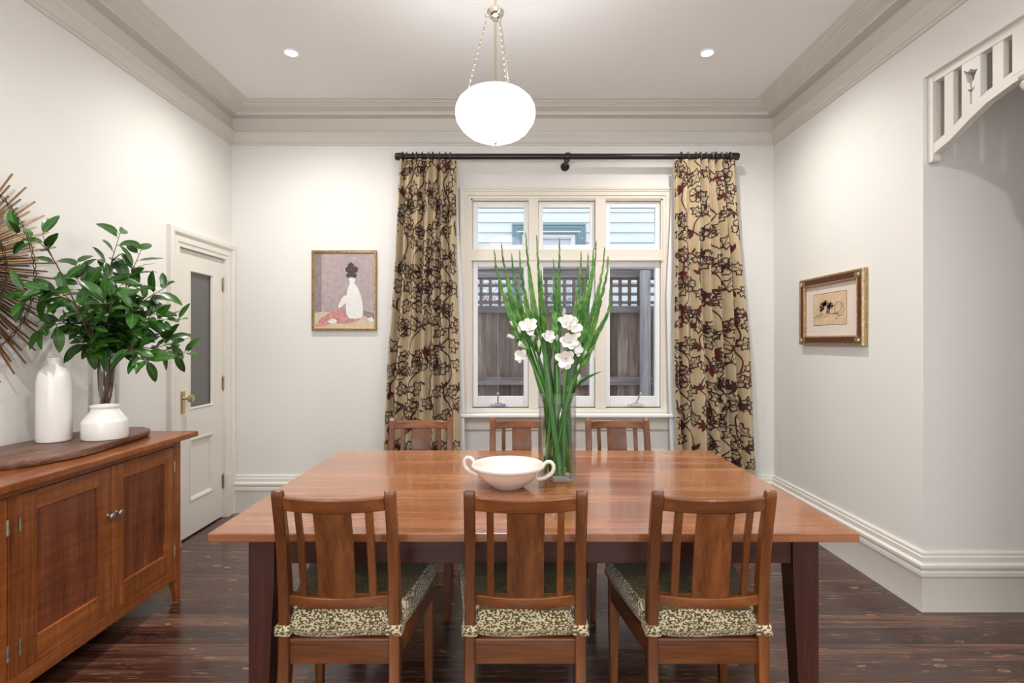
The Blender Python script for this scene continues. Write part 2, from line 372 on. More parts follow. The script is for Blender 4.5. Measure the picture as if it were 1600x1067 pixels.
# cornice all round the room
prof = [(0, 2.897), (.010, 2.897), (.012, 2.912), (.020, 2.916), (.020, 2.926), (.024, 2.945), (.034, 2.962), (.046, 2.974), (.050, 2.988), (.044, 2.994), (.040, 3.004), (.016, 3.006),
        (.012, 3.05), (.014, 3.106), (.084, 3.108), (.086, 3.122), (.092, 3.122), (.092, 3.130), (.098, 3.132), (.150, 3.146), (.152, 3.152), (.166, 3.153), (.168, 3.158), (.190, 3.160), (.192, 3.165), (.206, 3.166), (.208, 3.169), (.232, 3.1695), (.234, 3.172), (0, 3.172)]
m = MB(); m.sweep([(XL, YR), (XL, YB), (XR, YB), (XR, YR)], prof, xyz, 1, True)
struct(m.build('trim_1', M['cornice'], smooth=30))
# baseboards
bp = [(0, .296), (.010, .296), (.014, .290), (.014, .276), (.020, .272), (.020, .246), (.026, .242), (.034, .236), (.034, .222), (.026, .216), (.024, .206), (.030, .200), (.030, .180), (.026, .174), (.024, .168), (.024, 0), (0, 0)]
path = [(XL+.002, YB), (XR, YB), (XR, RY), (3.6, RY)]
for i, nme in enumerate(['baseboard_back', 'baseboard_right', 'baseboard_hall']):
    m = MB(); m.sweep(path, bp, xyz, 1, only=(i, i+1)); struct(m.build(nme, M['trim'], smooth=30))
m = MB(); m.sweep([(XL, YR), (XL, 3.475)], bp, xyz, 1); struct(m.build('baseboard_left', M['trim'], smooth=30))
m = MB(); m.sweep([(XR, HY0), (XR, YR)], bp, xyz, 1); struct(m.build('baseboard_near', M['trim'], smooth=30))

# door architrave
ap = [(0, 0), (0, .016), (.030, .018), (.034, .024), (.066, .026), (.072, .020), (.086, .022), (.094, .034), (.104, .038), (.128, .038), (.134, .030), (.134, 0)]
m = MB(); m.sweep([(DY0, 0), (DY0, DZ), (DY1, DZ), (DY1, 0)], [(p*.9, q) for p, q in ap], lambda a, b, q: (XL+q, min(a, 4.297), b), -1)
m.box(XL, XL+.030, 4.19, 4.27, 0, .33); m.box(XL, XL+.034, DY0-.122, DY0-.02, 0, .33)
struct(m.build('trim_2', M['door'], smooth=30))
# door leaf
def build_door():
    X0, X1 = XL-.048, XL-.008
    G = (3.75, 4.045, .88, 1.842); P = (3.75, 4.045, .24, .677); y0, y1 = DY0+.003, DY1-.003
    m = MB(); z0, z1 = .012, DZ-.004
    m.box(X0, X1, y0, G[0], z0, z1); m.box(X0, X1, G[1], y1, z0, z1)
    m.box(X0, X1, G[0], G[1], G[3], z1); m.box(X0, X1, G[0], G[1], P[3], G[2]); m.box(X0, X1, G[0], G[1], z0, P[2])
    m.box(X0+.008, X1-.014, P[0], P[1], P[2], P[3])
    def mould(a, w_, dep):
        m.sweep([(a[0], a[2]), (a[0], a[3]), (a[1], a[3]), (a[1], a[2])], [(0, 0), (0, .004), (w_*.3, .006), (w_*.6, .002), (w_, -.010), (w_, -.014), (0, -.014)], lambda p, q, r: (X1+r, p, q), 1, True)
    mould(P, .03, 0); mould(G, .012, 0)
    d = struct(m.build('door_1', M['door']))
    g = MB(); g.box(X0+.012, X0+.02, G[0]+.002, G[1]-.002, G[2]+.002, G[3]-.002); g.build('glass_pane', M['frost'], d)
    yp = 3.672
    p = MB(); p.box(X1, X1+.005, yp-.022, yp+.022, .862, 1.014); p.box(X1+.005, X1+.008, yp-.016, yp+.016, .872, 1.004)
    plate = p.build('lock_plate', M['brass'], d, bevel=.001)
    k = MB(); k.lathe([(.012, .0), (.012, .006), (.008, .010), (.008, .030), (.014, .034), (.024, .040), (.028, .050), (.027, .060), (.018, .066), (.003, .067)], (X1+.006, yp, .965), 28, 'x'); k.build('door_knob', M['brass'], plate, smooth=True)
    for zc in (1.785, 1.03, .278):
        h = MB(); h.cyl((X1+.005, y1, zc-.05), (X1+.005, y1, zc+.05), .006, seg=10); h.box(X1-.001, X1+.002, y1-.016, y1, zc-.048, zc+.048)
        for q in (-.055, .055): h.lathe([(.002, -.004), (.005, 0), (.002, .004)], (X1+.005, y1, zc+q), 10)
        h.build('hinge', M['hinge'], d)
build_door()

# window
def build_window():
    mull = [(.1315, .2075), (.658, .739)]; tr = (2.000, 2.076); y0, y1 = YB-.012, YB+.10
    m = MB()
    m.box(WX0-.02, WX0, YB-.010, YB, WZ0, WZ1)
    for a, b in mull: m.box(a, b, y0, y1, WZ0, WZ1)
    m.box(WX0, WX1, y0+.004, y1, tr[0], tr[1]); m.box(WX0, WX1, y0-.006, y0+.006, tr[0]-.012, tr[0]+.002)
    m.box(WX0-.0, WX1, y0+.004, y1, WZ0-.036, WZ0); m.box(WX0, WX1, y0+.006, y1, WZ1-.012, WZ1)
    m.box(WX0, WX0+.012, y0+.006, y1, WZ0, WZ1); m.box(WX1-.012, WX1, y0+.006, y1, WZ0, WZ1)
    m.sweep([(WX0, WZ0-.036), (WX0, WZ1), (WX1, WZ1), (WX1, WZ0-.036)], [(0, 0), (0, .014), (.020, .016), (.024, .022), (.052, .022), (.056, .028), (.066, .030), (.070, .036), (.084, .036), (.088, .028), (.088, 0)], lambda a, b, q: (a, YB-q, b), -1)
    w_ = struct(m.build('window_1', M['cream'], smooth=30))
    s = MB(); s.box(-.435, 1.285, YB-.085, YB, .757, .786); s.build('window_sill', M['white_trim'], w_, bevel=.010, bseg=3)
    s = MB(); s.box(-.41, 1.26, YB-.022, YB, .655, .757); s.build('apron_board', M['cream'], w_, bevel=.004)
    cols = [(WX0+.012, mull[0][0]), (mull[0][1], mull[1][0]), (mull[1][1], WX1-.012)]
    for i, (a, b) in enumerate(cols):
        for j, (lo, hi, fb, ft) in enumerate([(WZ0, tr[0], .085, .055), (tr[1], WZ1-.012, .040, .048)]):
            s = MB(); e = .003; ya, yb = YB+.022, YB+.062; fw = .036
            a0, b0, l0, h0 = a+e, b-e, lo+e, hi-e
            s.box(a0, a0+fw, ya, yb, l0, h0); s.box(b0-fw, b0, ya, yb, l0, h0); s.box(a0+fw, b0-fw, ya, yb, l0, l0+fb); s.box(a0+fw, b0-fw, ya, yb, h0-ft, h0)
            so = s.build('sash', M['white_trim'], w_, bevel=.003)
            p = MB(); p.box(a0+fw, b0-fw, YB+.040, YB+.044, l0+fb, h0-ft); p.build('pane', M['pane'], so)
            if j == 0 and i != 1:
                xc = a+.5*(b-a)-(.02 if i == 0 else -.02)
                k = MB(); k.box(xc-.058, xc+.058, ya-.022, ya, .838, .858); k.box(xc-.03, xc+.03, ya-.03, ya-.02, .842, .868)
                tip = (xc+(.0 if i == 0 else .035), ya-.040, .94)
                k.tube([(xc, ya-.026, .86), (xc+(tip[0]-xc)*.5, ya-.034, .90), tip], .006, 10); k.lathe([(.002, -.011), (.009, -.006), (.010, 0), (.009, .007), (.002, .010)], tip, 14)
                k.build('winder', M['chrome'], so, smooth=40)
            if j == 0:
                k = MB()
                for zc in (1.25,): k.box(b-.006 if i < 2 else a-.002, b+.004 if i < 2 else a+.008, ya-.010, ya, zc-.03, zc+.03)
                k.build('sash_hinge', M['white_trim'], so)
build_window()
# window frame added around the rear fill light, never in view
m = MB()
for a, b in ((-1.75, -1.69), (1.69, 1.75), (-.60, -.55), (.55, .60)): m.box(a, b, YR-.10, YR-.04, .3, 2.7)
m.box(-1.75, 1.75, YR-.10, YR-.04, .3, .36); m.box(-1.75, 1.75, YR-.10, YR-.04, 2.64, 2.7)
struct(m.build('added_rear_window', M['white_trim']))

# ------------------------------------------------------------------ outside
m = MB(); m.box(-6, 7, 4.5, 12, -.5, -.4); struct(m.build('ground', M['ground']))
def build_fence():
    t = thing('paling_fence', 'weathered grey paling fence with a lattice top outside the window', 'fence', (0, 5.6, -.4))
    y = 0.0; G = .4
    def zz(z): return z+G
    X0, X1 = -1.5, 2.9
    r = MB(); r.box(X0, X1, -.012, .04, zz(2.005), zz(2.085)); r.box(X0, X1, -.02, .045, zz(2.085), zz(2.105)); r.build('top_rail', M['fence_x'], t, bevel=.006)
    r = MB(); r.box(X0, X1, -.02, .035, zz(1.642), zz(1.716)); r.build('middle_rail', M['fence_x'], t, bevel=.006)
    r = MB(); r.box(X0, X1, -.035, .018, zz(.90), zz(.985)); r.build('lower_rail', M['fence_x'], t, bevel=.008)
    l = MB(); x = X0+.02
    while x < X1: l.box(x, x+.032, .0, .014, zz(1.716), zz(2.006)); x += .0955
    l.build('lattice_upright', M['fence'], t)
    l = MB()
    for z in (1.738, 1.825, 1.912, 1.985): l.box(X0, X1, .015, .028, zz(z), zz(z)+.03)
    l.build('lattice_bar', M['fence_x'], t)
    x = X0; i = 0
    while x < X1:
        wd = .128+random.uniform(-.01, .01); g = random.uniform(.002, .008); dy = .022+(.014 if i % 2 else 0)
        p = MB(); p.box(x, x+wd-g, dy, dy+.016, .02, zz(1.66)); p.build('paling', M['fence'], t, bevel=.002); x += wd-(.006 if i % 2 else 0); i += 1
    p = MB(); p.box(1.305, 1.40, -.11, -.036, 0, zz(2.07)); p.build('post', M['post'], t, bevel=.006)
    # bare creeper twigs
    rn = random.Random(5)
    for rng, lab in (((-.42, -.05), 'bare grey creeper twigs over the lattice behind the left window pane'), ((.25, .78), 'tangled bare creeper twigs over the lattice behind the middle window pane')):
        v = MB(); X_ = rng[0]; hub = ((rng[0]+rng[1])/2, 5.6-.05, 1.74)
        for k in range(16):
            x, z = hub[0], hub[2]; a = rn.uniform(-.2, 3.4); pts = [hub]
            for q in range(13):
                a += rn.uniform(-.55, .55); x += .036*math.cos(a); z += .034*math.sin(a)*.8
                if x < rng[0] or x > rng[1]: a = PI-a; x = max(rng[0], min(rng[1], x))
                if z > 2.09 or z < 1.58: a = -a; z = max(1.58, min(2.09, z))
                pts.append((x, 5.6-.055+rn.uniform(-.015, .01), z))
            v.tube(pts, [.0036*(1-q/16) for q in range(14)], 5)
        tag(v.build('creeper_twigs', M['fence_x'], loc=hub), lab, 'creeper')
build_fence()
def build_house():
    t = thing('neighbouring_house', 'pale weatherboard house beyond the fence with a blue-grey window frame', 'house', (0, 7.2, -.4))
    m = MB(); G = .4; hgt = .133; z = 0; prof = []
    while z < 4.2:
        prof += [(-.022, z), (-.004, z+hgt-.001), ]; z += hgt
    pts = [(-4, 5)]
    zs = prof
    for X0, X1, a, b in ((-4, 0, 0, 4.2), (.974, 5, 0, 4.2)):
        vs = []; fs = []
        for i, (dy, z) in enumerate(prof): vs += [(X0, dy, z), (X1, dy, z)]
        for i in range(len(prof)-1): fs.append((2*i, 2*i+1, 2*i+3, 2*i+2))
        m.add(vs, fs)
    pr = [(dy, z) for dy, z in prof if z > 2.904+G-.135]
    vs = []
    for dy, z in pr: vs += [(0, dy, z), (.974, dy, z)]
    m.add(vs, [(2*i, 2*i+1, 2*i+3, 2*i+2) for i in range(len(pr)-1)])
    m.box(-4, 5, .13, .18, 0, 4.2)
    m.build('weatherboard_cladding', M['boards'], t, recalc=False)
    f = MB(); prf = [(0, 0), (0, -.034), (.020, -.04), (.026, -.028), (.060, -.028), (.066, -.02), (.10, -.02), (.105, -.006), (.135, -.004), (.135, .10), (0, .10)]
    f.sweep([(0, .9+G), (0, 2.904+G), (.974, 2.904+G), (.974, .9+G)], prf, lambda a, b, q: (a, q, b), 1)
    fo = f.build('window_frame', M['teal'], t)
    s = MB(); s.sweep([(.135, 1.0+G), (.135, 2.769+G), (.839, 2.769+G), (.839, 1.0+G)], [(0, .01), (.035, .012), (.04, .02), (.055, .024), (.055, .05), (0, .05)], lambda a, b, q: (a, q, b), 1)
    s.build('sash', M['white_trim'], fo)
    b = MB(); b.box(.15, .83, .045, .055, 1.0+G, 2.75+G); b.build('blind', plain('pale_blind', (.62, .66, .72), .6), fo)
build_house()

# ------------------------------------------------------------------ fretwork arch in the hall opening
def build_fret():
    t = thing('fretwork_arch', 'cream fretwork arch with a cut-out tulip in the hall opening', 'fretwork', (2.11, 2.2, 2.24))
    ox, oy, oz = 2.11, 2.2, 2.24
    TX0, TX1 = 2.092-ox, 2.126-ox
    mp = lambda y, z, q: (q, y-oy, z-oz)
    def arch(y):   # lower edge height as a function of y
        a = abs(y-2.2)
        pts = [(0, 2.432), (.07, 2.429), (.115, 2.419), (.20, 2.402), (.296, 2.363), (.40, 2.312), (.496, 2.283), (.52, 2.27)]
        for (a0, z0), (a1, z1) in zip(pts, pts[1:]):
            if a <= a1: return z0+(z1-z0)*(a-a0)/(a1-a0)
        return pts[-1][1]
    m = MB()
    y0, y1 = 1.664, 2.734
    # posts with rounded feet
    for s in (-1, 1):
        yo = y1 if s > 0 else y0; yi = yo-s*.034
        poly = [(yo, 2.672), (yi, 2.672)]+[((yo+yi)/2+(yi-yo)/2*math.cos(a), 2.258-.016*math.sin(a)) for a in [PI*k/10 for k in range(11)]]
        m.prism(poly, mp, TX0-.004, TX1+.004)
    m.box(TX0, TX1, y0+.034-oy, y1-.034-oy, 2.636-oz, 2.672-oz)
    fr = m.build('outer_frame', M['trim'], t, bevel=.002)
    m = MB(); n = 40; rr = []
    for k in range(n+1):
        y = y0+.034+(y1-y0-.068)*k/n; z = arch(y); h = .050 if abs(y-2.2) > .12 else .050
        rr.append([mp(y, z, TX0), mp(y, z+h, TX0), mp(y, z+h, TX1), mp(y, z, TX1)])
    m.rings(rr); m.build('arch_rail', M['trim'], t, smooth=30)
    cells = [(2.585, 2.638), (2.3215, 2.374)]
    for a, b in cells+[(4.4-b, 4.4-a) for a, b in cells]:
        m = MB(); m.prism([(a, arch(a)+.04), (b, arch(b)+.04), (b, 2.64), (a, 2.64)], mp, TX0+.004, TX1-.004); m.build('slat', M['trim'], t, bevel=.0015)
    m = MB(); P = [(y, arch(y)+.03) for y in (2.126, 2.16, 2.2, 2.24, 2.274)]+[(2.274, 2.64), (2.126, 2.64)]
    m.prism(P, mp, TX0-.002, TX1+.002); m.build('centre_panel', M['trim'], t, bevel=.0015)
    # tulip panel pierced by a tulip: built with holes by triangulated fill
    import bmesh
    def tulip(a, b, flip=1):
        c = (a+b)/2; s = flip
        outer = [(a, arch(a)+.04), (b, arch(b)+.04), (b, 2.64), (a, 2.64)]
        zt = 2.590
        tul = [(.005, zt-.060), (.005, zt-.092), (.020, zt-.080), (.017, zt-.093), (.005, zt-.104), (.005, zt-.158), (-.005, zt-.158), (-.005, zt-.101), (-.017, zt-.092), (-.021, zt-.102), (-.005, zt-.110+.02), (-.005, zt-.058),
               (-.018, zt-.052), (-.023, zt-.038), (-.026, zt-.022), (-.040, zt+.016), (-.016, zt-.004), (.0, zt+.006), (.012, zt-.006), (.036, zt-.014), (.022, zt-.034), (.016, zt-.054)]
        tul[8:11] = [(-.016, zt-.086), (-.020, zt-.078), (-.005, zt-.090)]
        tul = [(-.0, 0) if False else q for q in tul]
        hole = [(c-s*q[0], q[1]) for q in tul]
        bm = bmesh.new()
        def ringe(pts):
            vs = [bm.verts.new(mp(p[0], p[1], TX0+.002)) for p in pts]; return [bm.edges.new((vs[i], vs[(i+1) % len(vs)])) for i in range(len(vs))]
        e = ringe(outer)+ringe(hole)
        bmesh.ops.triangle_fill(bm, edges=e, use_beauty=True, use_dissolve=False)
        r = bmesh.ops.extrude_face_region(bm, geom=list(bm.faces)); vs = [v for v in r['geom'] if isinstance(v, bmesh.types.BMVert)]
        bmesh.ops.translate(bm, verts=vs, vec=(TX1-TX0-.004, 0, 0)); bmesh.ops.recalc_face_normals(bm, faces=bm.faces)
        me = bpy.data.meshes.new('tulip_panel'); bm.to_mesh(me); bm.free(); me.materials.append(M['trim'])
        o = bpy.data.objects.new('tulip_panel', me); C.objects.link(o); o.parent = t
    tulip(2.4325, 2.533, 1); tulip(1.867, 1.9675, -1)
    m = MB(); m.lathe([(.004, -.105), (.012, -.098), (.016, -.085), (.012, -.072), (.016, -.06), (.034, -.052), (.042, -.035), (.036, -.022), (.022, -.016), (.030, -.010), (.046, -.004), (.046, .006), (.03, .012)], ((TX0+TX1)/2, 0, 2.432-oz), 32); m.build('drop_finial', M['trim'], t, smooth=True)
build_fret()

# ------------------------------------------------------------------ ceiling lights
def build_lights():
    for i, (x, y) in enumerate(SPOTS):
        lab = ['round white recessed ceiling downlight left of the pendant', 'round white recessed ceiling downlight right of the pendant'][i] if i < 2 else 'round white recessed ceiling downlight behind the camera'
        t = thing('downlight', lab, 'downlight', (x, y, ZC), 0, 'recessed downlights')
        m = MB(); m.lathe([(.036, -.001), (.038, -.006), (.050, -.007), (.053, -.003), (.053, 0), (.034, 0)], (0,0,0), 32, cap=False); m.build('trim_ring', M['white_trim'], t, smooth=True)
        m = MB(); m.lathe([(.0005, -.002), (.036, -.002), (.036, -.0005)], (0,0,0), 24); m.build('lens', M['lens'], t)
        l = bpy.data.lights.new('downlight_lamp', 'SPOT'); l.energy = SPOT_E*(.80 if y > 3 else (1.0 if y > 0 else .6)); l.spot_size = math.radians(158); l.spot_blend = 1; l.shadow_soft_size = .03; l.color = (1, .97, .94)
        o = bpy.data.objects.new('downlight_lamp', l); C.objects.link(o); o.location = (0, 0, -.012); o.parent = t
    # ceiling rose
    D = 2.56; cx = -.078
    m = MB(); m.lathe([(.405, 0), (.402, -.010), (.385, -.016), (.345, -.012), (.325, -.022), (.24, -.020), (.20, -.034), (.12, -.032), (.09, -.048), (.0005, -.05)], (0,0,0), 144, rmod=lambda a, r, z: 1+(.03*abs(math.sin(a*14)) if r > .3 else 0))
    tag(m.build('ceiling_rose', M['ceiling'], smooth=50, loc=None), 'scalloped white plaster ceiling rose above the pendant', 'ceiling rose').location = (cx, D, ZC)
    p = thing('pendant_light', 'glowing white glass globe pendant hung on three chains', 'pendant light', (cx, D, 2.29))
    Z = 2.29
    def z(v): return v-Z
    m = MB(); m.cyl((0,0,z(2.52)), (0,0,z(3.125)), .0065, seg=14); m.build('rod', M['nickel'], p, smooth=True)
    m = MB(); m.lathe([(.010, z(2.855)), (.014, z(2.862)), (.010, z(2.868)), (.026, z(2.874)), (.037, z(2.886)), (.041, z(2.898)), (.037, z(2.910)), (.022, z(2.920)), (.008, z(2.926))], seg=32)
    hub = m.build('hub', M['nickel'], p, smooth=True)
    for q in (180, 62, -62):
        m = MB(); a = math.radians(q); m.lathe([(.002, -.008), (.008, -.005), (.010, 0), (.008, .005), (.002, .008)], (.040*math.cos(a), .040*math.sin(a), z(2.884)), 12)
        m.build('hook_ball', M['nickel'], hub, smooth=True)
    for q in (180, 62, -62):
        a = math.radians(q); A = Vector((.040*math.cos(a), .040*math.sin(a), z(2.878))); B = Vector((.132*math.cos(a), .132*math.sin(a), z(2.523)))
        n = 27; c = MB(); dr = (B-A).normalized(); e1 = dr.orthogonal().normalized(); e2 = dr.cross(e1)
        for k in range(n):
            ctr = A.lerp(B, (k+.5)/n); e = e1 if k % 2 else e2; hl = .0098; hw = .0042
            c.loop([ctr+dr*(hl*math.cos(2*PI*j/12))+e*(hw*math.sin(2*PI*j/12)) for j in range(12)], .0012, 5)
        c.build('chain', M['nickel'], p, smooth=True)
    prof = [(.0005, 0), (.035, .001), (.075, .010), (.12, .030), (.155, .058), (.178, .092), (.186, .125), (.186, .135), (.182, .139), (.186, .144), (.184, .160), (.172, .185), (.150, .207), (.146, .208), (.142, .214), (.115, .228), (.085, .236), (.04, .240), (.02, .243)]
    m = MB(); m.lathe(prof, (0,0,0), 72, rmod=lambda a, r, z_: 1+(.008*math.cos(a*12) if .01 < z_ < .13 else 0)); m.build('glass_shade', M['shade'], p, smooth=50)
    m = MB(); m.lathe([(.004, -.014), (.009, -.008), (.006, -.002), (.012, .002)], (0,0,0), 16); m.build('finial', M['nickel'], p, smooth=True)
build_lights()

# ------------------------------------------------------------------ curtains and rod
RYy, RZ = 4.17, 2.767
def build_rod():
    t = thing('curtain_rod', 'dark bronze curtain rod above the window', 'curtain rod', (.422, RYy, RZ))
    m = MB(); m.cyl((-1.31, 0, 0), (1.31, 0, 0), .022, seg=24); m.build('pole', M['darkmetal'], t, smooth=True)
    for s in (-1, 1):
        m = MB(); m.lathe([(.022, s*1.25), (.029, s*1.252), (.029, s*1.30), (.026, s*1.315), (.012, s*1.32)], (0,0,0), 24, 'x'); m.build('end_cap', M['darkmetal'], t, smooth=40)
    m = MB(); m.lathe([(.030, -.014), (.030, .014)], (.0, 0, 0), 24, 'x'); m.cyl((-.004, 0, -.03), (-.004, .128, -.038), .014, seg=16); m.lathe([(.030, .118), (.034, .122), (.034, .128)], (-.004, 0, -.038), 24, 'y')
    m.lathe([(.002, -.024), (.015, -.020), (.021, -.008), (.021, .006)], (-.004, -.004, -.034), 20, 'y')
    m.box(.018, .022, -.028, .028, -.03, .03); m.build('bracket', M['darkmetal'], t, smooth=40)
build_rod()

def lerp_tab(tab, v):
    for (a, x), (b, y) in zip(tab, tab[1:]):
        if (a-v)*(b-v) <= 0: return x+(y-x)*(v-a)/(b-a)
    return tab[0][1] if abs(v-tab[0][0]) < abs(v-tab[-1][0]) else tab[-1][1]
IVY = [(0, 0), (.16, .02), (.36, -.12), (.42, .10), (.60, .22), (.40, .32), (.36, .44), (.50, .62), (.28, .64), (.16, .76), (.02, 1.05), (-.12, .76), (-.26, .66), (-.48, .60), (-.34, .42), (-.40, .30), (-.58, .18), (-.40, .10), (-.34, -.12), (-.14, .02)]
def round_loop(pts, n=3):
    P_ = [Vector((p[0], p[1])) for p in pts]; N_ = len(P_); out = []
    for i in range(N_):
        a, b, c, d = P_[i-1], P_[i], P_[(i+1) % N_], P_[(i+2) % N_]
        for k in range(n):
            t = k/n; out.append(tuple(.5*((2*b)+(c-a)*t+(2*a-5*b+4*c-d)*t*t+(3*b-a-3*c+d)*t**3)))
    return out
IVYS = round_loop(IVY)
def build_curtain(side, label, seed):
    rn = random.Random(seed)
    k = 4.17/F
    def xw(px): return (px-800)*k
    if side < 0:
        le = [(2.75, xw(624)), (1.76, xw(613)), (1.12, xw(604)), (.57, xw(597)), (0, xw(590))]; re = [(2.75, xw(713)), (1.76, xw(716)), (1.0, xw(719)), (0, xw(722))]
    else:
        le = [(2.75, xw(1053)), (1.76, xw(1050)), (1.1, xw(1052)), (.5, xw(1056)), (0, xw(1060))]; re = [(2.75, xw(1148)), (2.0, xw(1160)), (1.2, xw(1173)), (.5, xw(1182)), (0, xw(1190))]
    xc = (lerp_tab(le, 0)+lerp_tab(re, 0))/2
    Z0, Z1, WF, NF = .012, 2.742, .68, 7
    ph = [rn.uniform(-.5, .5) for _ in range(8)]
    def P(u, z):
        s = u/WF; a, b = lerp_tab(le, z), lerp_tab(re, z)
        A = .022+.024*min(1, (2.75-z)/.8)
        th = 2*PI*NF*(s+.028*math.sin(9*s+ph[0]+.25*z)+.018*math.sin(5*s+ph[0])+.012*math.sin(1.1*z+ph[1])*math.sin(PI*s)*1.5)
        if z > 2.66: th += 0
        wv = 2*math.sqrt(math.sin(th/2)**2+.02)-1+.10*math.sin(th*2+ph[2]); y = -A*wv*(1+.25*math.sin(th/NF*3+ph[3])) + .008*math.sin(3*z+7*s)
        x = a+(b-a)*s + .003*math.sin(th)*min(1, (2.75-z)/.3) + .004*math.sin(4*z+9*s)
        return Vector((x-xc, y, z))
    def Nn(u, z):
        e = .003; u = min(max(u, e), WF-e)
        n = (P(u+e, z)-P(u-e, z)).cross(P(u, z+e)-P(u, z-e)).normalized()
        return n if n.y < 0 else -n
    t = thing('curtain', label, 'curtain', (xc, RYy, 0), 0, 'patterned curtains either side of the window')
    m = MB(); nu, nz = 180, 60; vs = []; fs = []
    for j in range(nz+1):
        z = Z0+(Z1-Z0)*j/nz
        for i in range(nu+1): vs.append(P(WF*i/nu, z))
    for j in range(nz):
        for i in range(nu): fs.append((j*(nu+1)+i, j*(nu+1)+i+1, (j+1)*(nu+1)+i+1, (j+1)*(nu+1)+i))
    m.add(vs, fs, 0)
    # flocked pattern, woven into the same cloth mesh
    def stroke(pts, wd, mi, closed=False):
        pts = [Vector(p) for p in pts]
        if closed: pts = pts+[pts[0]]
        fine = [pts[0]]
        for a, b in zip(pts, pts[1:]):
            n = max(1, int((b-a).length/.007))
            for q in range(1, n+1): fine.append(a.lerp(b, q/n))
        L_, R_ = [], []
        for i, p in enumerate(fine):
            d = fine[min(i+1, len(fine)-1)]-fine[max(i-1, 0)]
            if d.length < 1e-7: d = Vector((0, 1))
            d.normalize(); nn = Vector((-d.y, d.x))*wd*.72
            for S, q in ((L_, p+nn), (R_, p-nn)):
                S.append(q)
        run = []
        def flush():
            if len(run) > 1:
                vs = [x for r in run for x in r]; m.add(vs, [(2*i, 2*i+1, 2*i+3, 2*i+2) for i in range(len(run)-1)], mi)
            run.clear()
        for a, b in zip(L_, R_):
            if 0.004 < a.x < WF-.004 and 0.004 < b.x < WF-.004 and Z0+.004 < a.y < Z1-.004 and Z0+.004 < b.y < Z1-.004:
                run.append([P(a.x, a.y)+Nn(a.x, a.y)*.0016, P(b.x, b.y)+Nn(b.x, b.y)*.0016])
            else: flush()
        flush()
    def filled(c, ang, L, W, mi):
        d = Vector((math.cos(ang), math.sin(ang))); nn = Vector((-d.y, d.x)); n = 7; row = []
        for i in range(n+1):
            s = i/n; w_ = W*math.sin(PI*s**.8)*.5+.0004
            q = c+d*L*s; A_ = q+nn*w_; B_ = q-nn*w_
            if not (0.004 < min(A_.x, B_.x) and max(A_.x, B_.x) < WF-.004 and Z0+.01 < min(A_.y, B_.y) and max(A_.y, B_.y) < Z1-.01): return
            row.append([P(p.x, p.y)+Nn(p.x, p.y)*.0018 for p in (A_, q, B_)])
        vs = [x for r in row for x in r]
        m.add(vs, [(3*i+j, 3*i+j+1, 3*i+j+4, 3*i+j+3) for i in range(n) for j in (0, 1)], mi)
    def xf(pts, c, ang, s, sx=1.0):
        ca, sa = math.cos(ang), math.sin(ang)
        return [Vector((c.x+s*(p[0]*sx*ca-p[1]*sa), c.y+s*(p[0]*sx*sa+p[1]*ca))) for p in pts]
    def ivy(c, ang, s, mi):
        s *= 1.0; s *= 1.1; out = xf(IVYS, c, ang, s, .76); stroke([(p.x, p.y) for p in out], .0056, mi, True)
        for tip in ((0, .85), (.34, .5), (-.32, .5)):
            a = xf([(0, 0.02), (tip[0]*.35, tip[1]*.5), (tip[0]*.85, tip[1]*.9)], c, ang, s, .76); stroke(a, .0028, mi)
    def flower(c, ang, s, mi):
        for q in range(5):
            a = ang+q*2*PI/5; pet = round_loop([(0, .12), (.30, .32), (.42, .62), (.24, .86), (.04, .80), (-.1, .92), (-.34, .72), (-.36, .42), (-.14, .26)], 2)
            stroke([tuple(v) for v in xf(pet, c, a, s)], .005, mi, True)
            stroke([tuple(v) for v in xf([(0, .18), (0, .5)], c, a, s)], .003, mi)
        stroke([tuple(v) for v in xf([(.1*math.cos(k), .1*math.sin(k)) for k in range(6)], c, ang, s)], .004, mi, True)
    cell = .150; nz_ = int((Z1-Z0)/cell)+1; nu_ = int(round(WF/cell))
    BR, RD = 2, 3
    nodes = {}
    for i in range(-1, nu_+1):
        for j in range(-1, nz_+1):
            nodes[i, j] = Vector(((i+.5+(.5 if j % 2 else 0))*cell+rn.uniform(-.03, .03), Z0+(j+.5)*cell+rn.uniform(-.035, .035)))
    for (i, j), c in nodes.items():
        # winding stem to the node above
        if (i, j+1) in nodes:
            dn = nodes[i, j+1]; mid = (c+dn)/2+Vector((rn.choice([-1, 1])*.03, 0))
            stroke([tuple(v) for v in [p.to_2d() for p in smoothpath([c.to_3d(), mid.to_3d(), dn.to_3d()], 6)]], .0062, RD if rn.random() < .33 else BR)
        r = rn.random(); a = rn.uniform(0, 2*PI); mi = BR if rn.random() < .82 else RD
        for side_ in (-1, 1):
            if rn.random() < .66:
                bt = c+Vector((side_*rn.uniform(.03, .05), rn.uniform(-.03, .04)))
                stroke([tuple(c), tuple((c+bt)/2+Vector((0, .012))), tuple(bt)], .005, mi); ivy(bt, -side_*rn.choice([rn.uniform(.1, 1.0), rn.uniform(.1, 1.1), rn.uniform(2.0, 2.9)]), rn.uniform(.080, .104), BR if rn.random() < .85 else RD)
        if r < .24: flower(c+Vector((0, .02)), a, rn.uniform(.062, .078), BR)
        elif r < .66:
            for q in range(rn.choice([3, 3, 4])): filled(c, a+(q-1)*.75, rn.uniform(.05, .07), .022, RD if rn.random() < .75 else BR)
        if rn.random() < .6: filled(c+Vector((rn.uniform(-.04, .04), rn.uniform(-.05, .05))), rn.uniform(0, 6.28), .045, .017, RD if rn.random() < .6 else BR)
    m.build('cloth', [M['satin'], M['satin'], M['flock_brown'], M['flock_red']], t, smooth='all', recalc=False)
    # lining a little behind the cloth
    l = MB(); vs = []; fs = []; nu2, nz2 = 60, 24
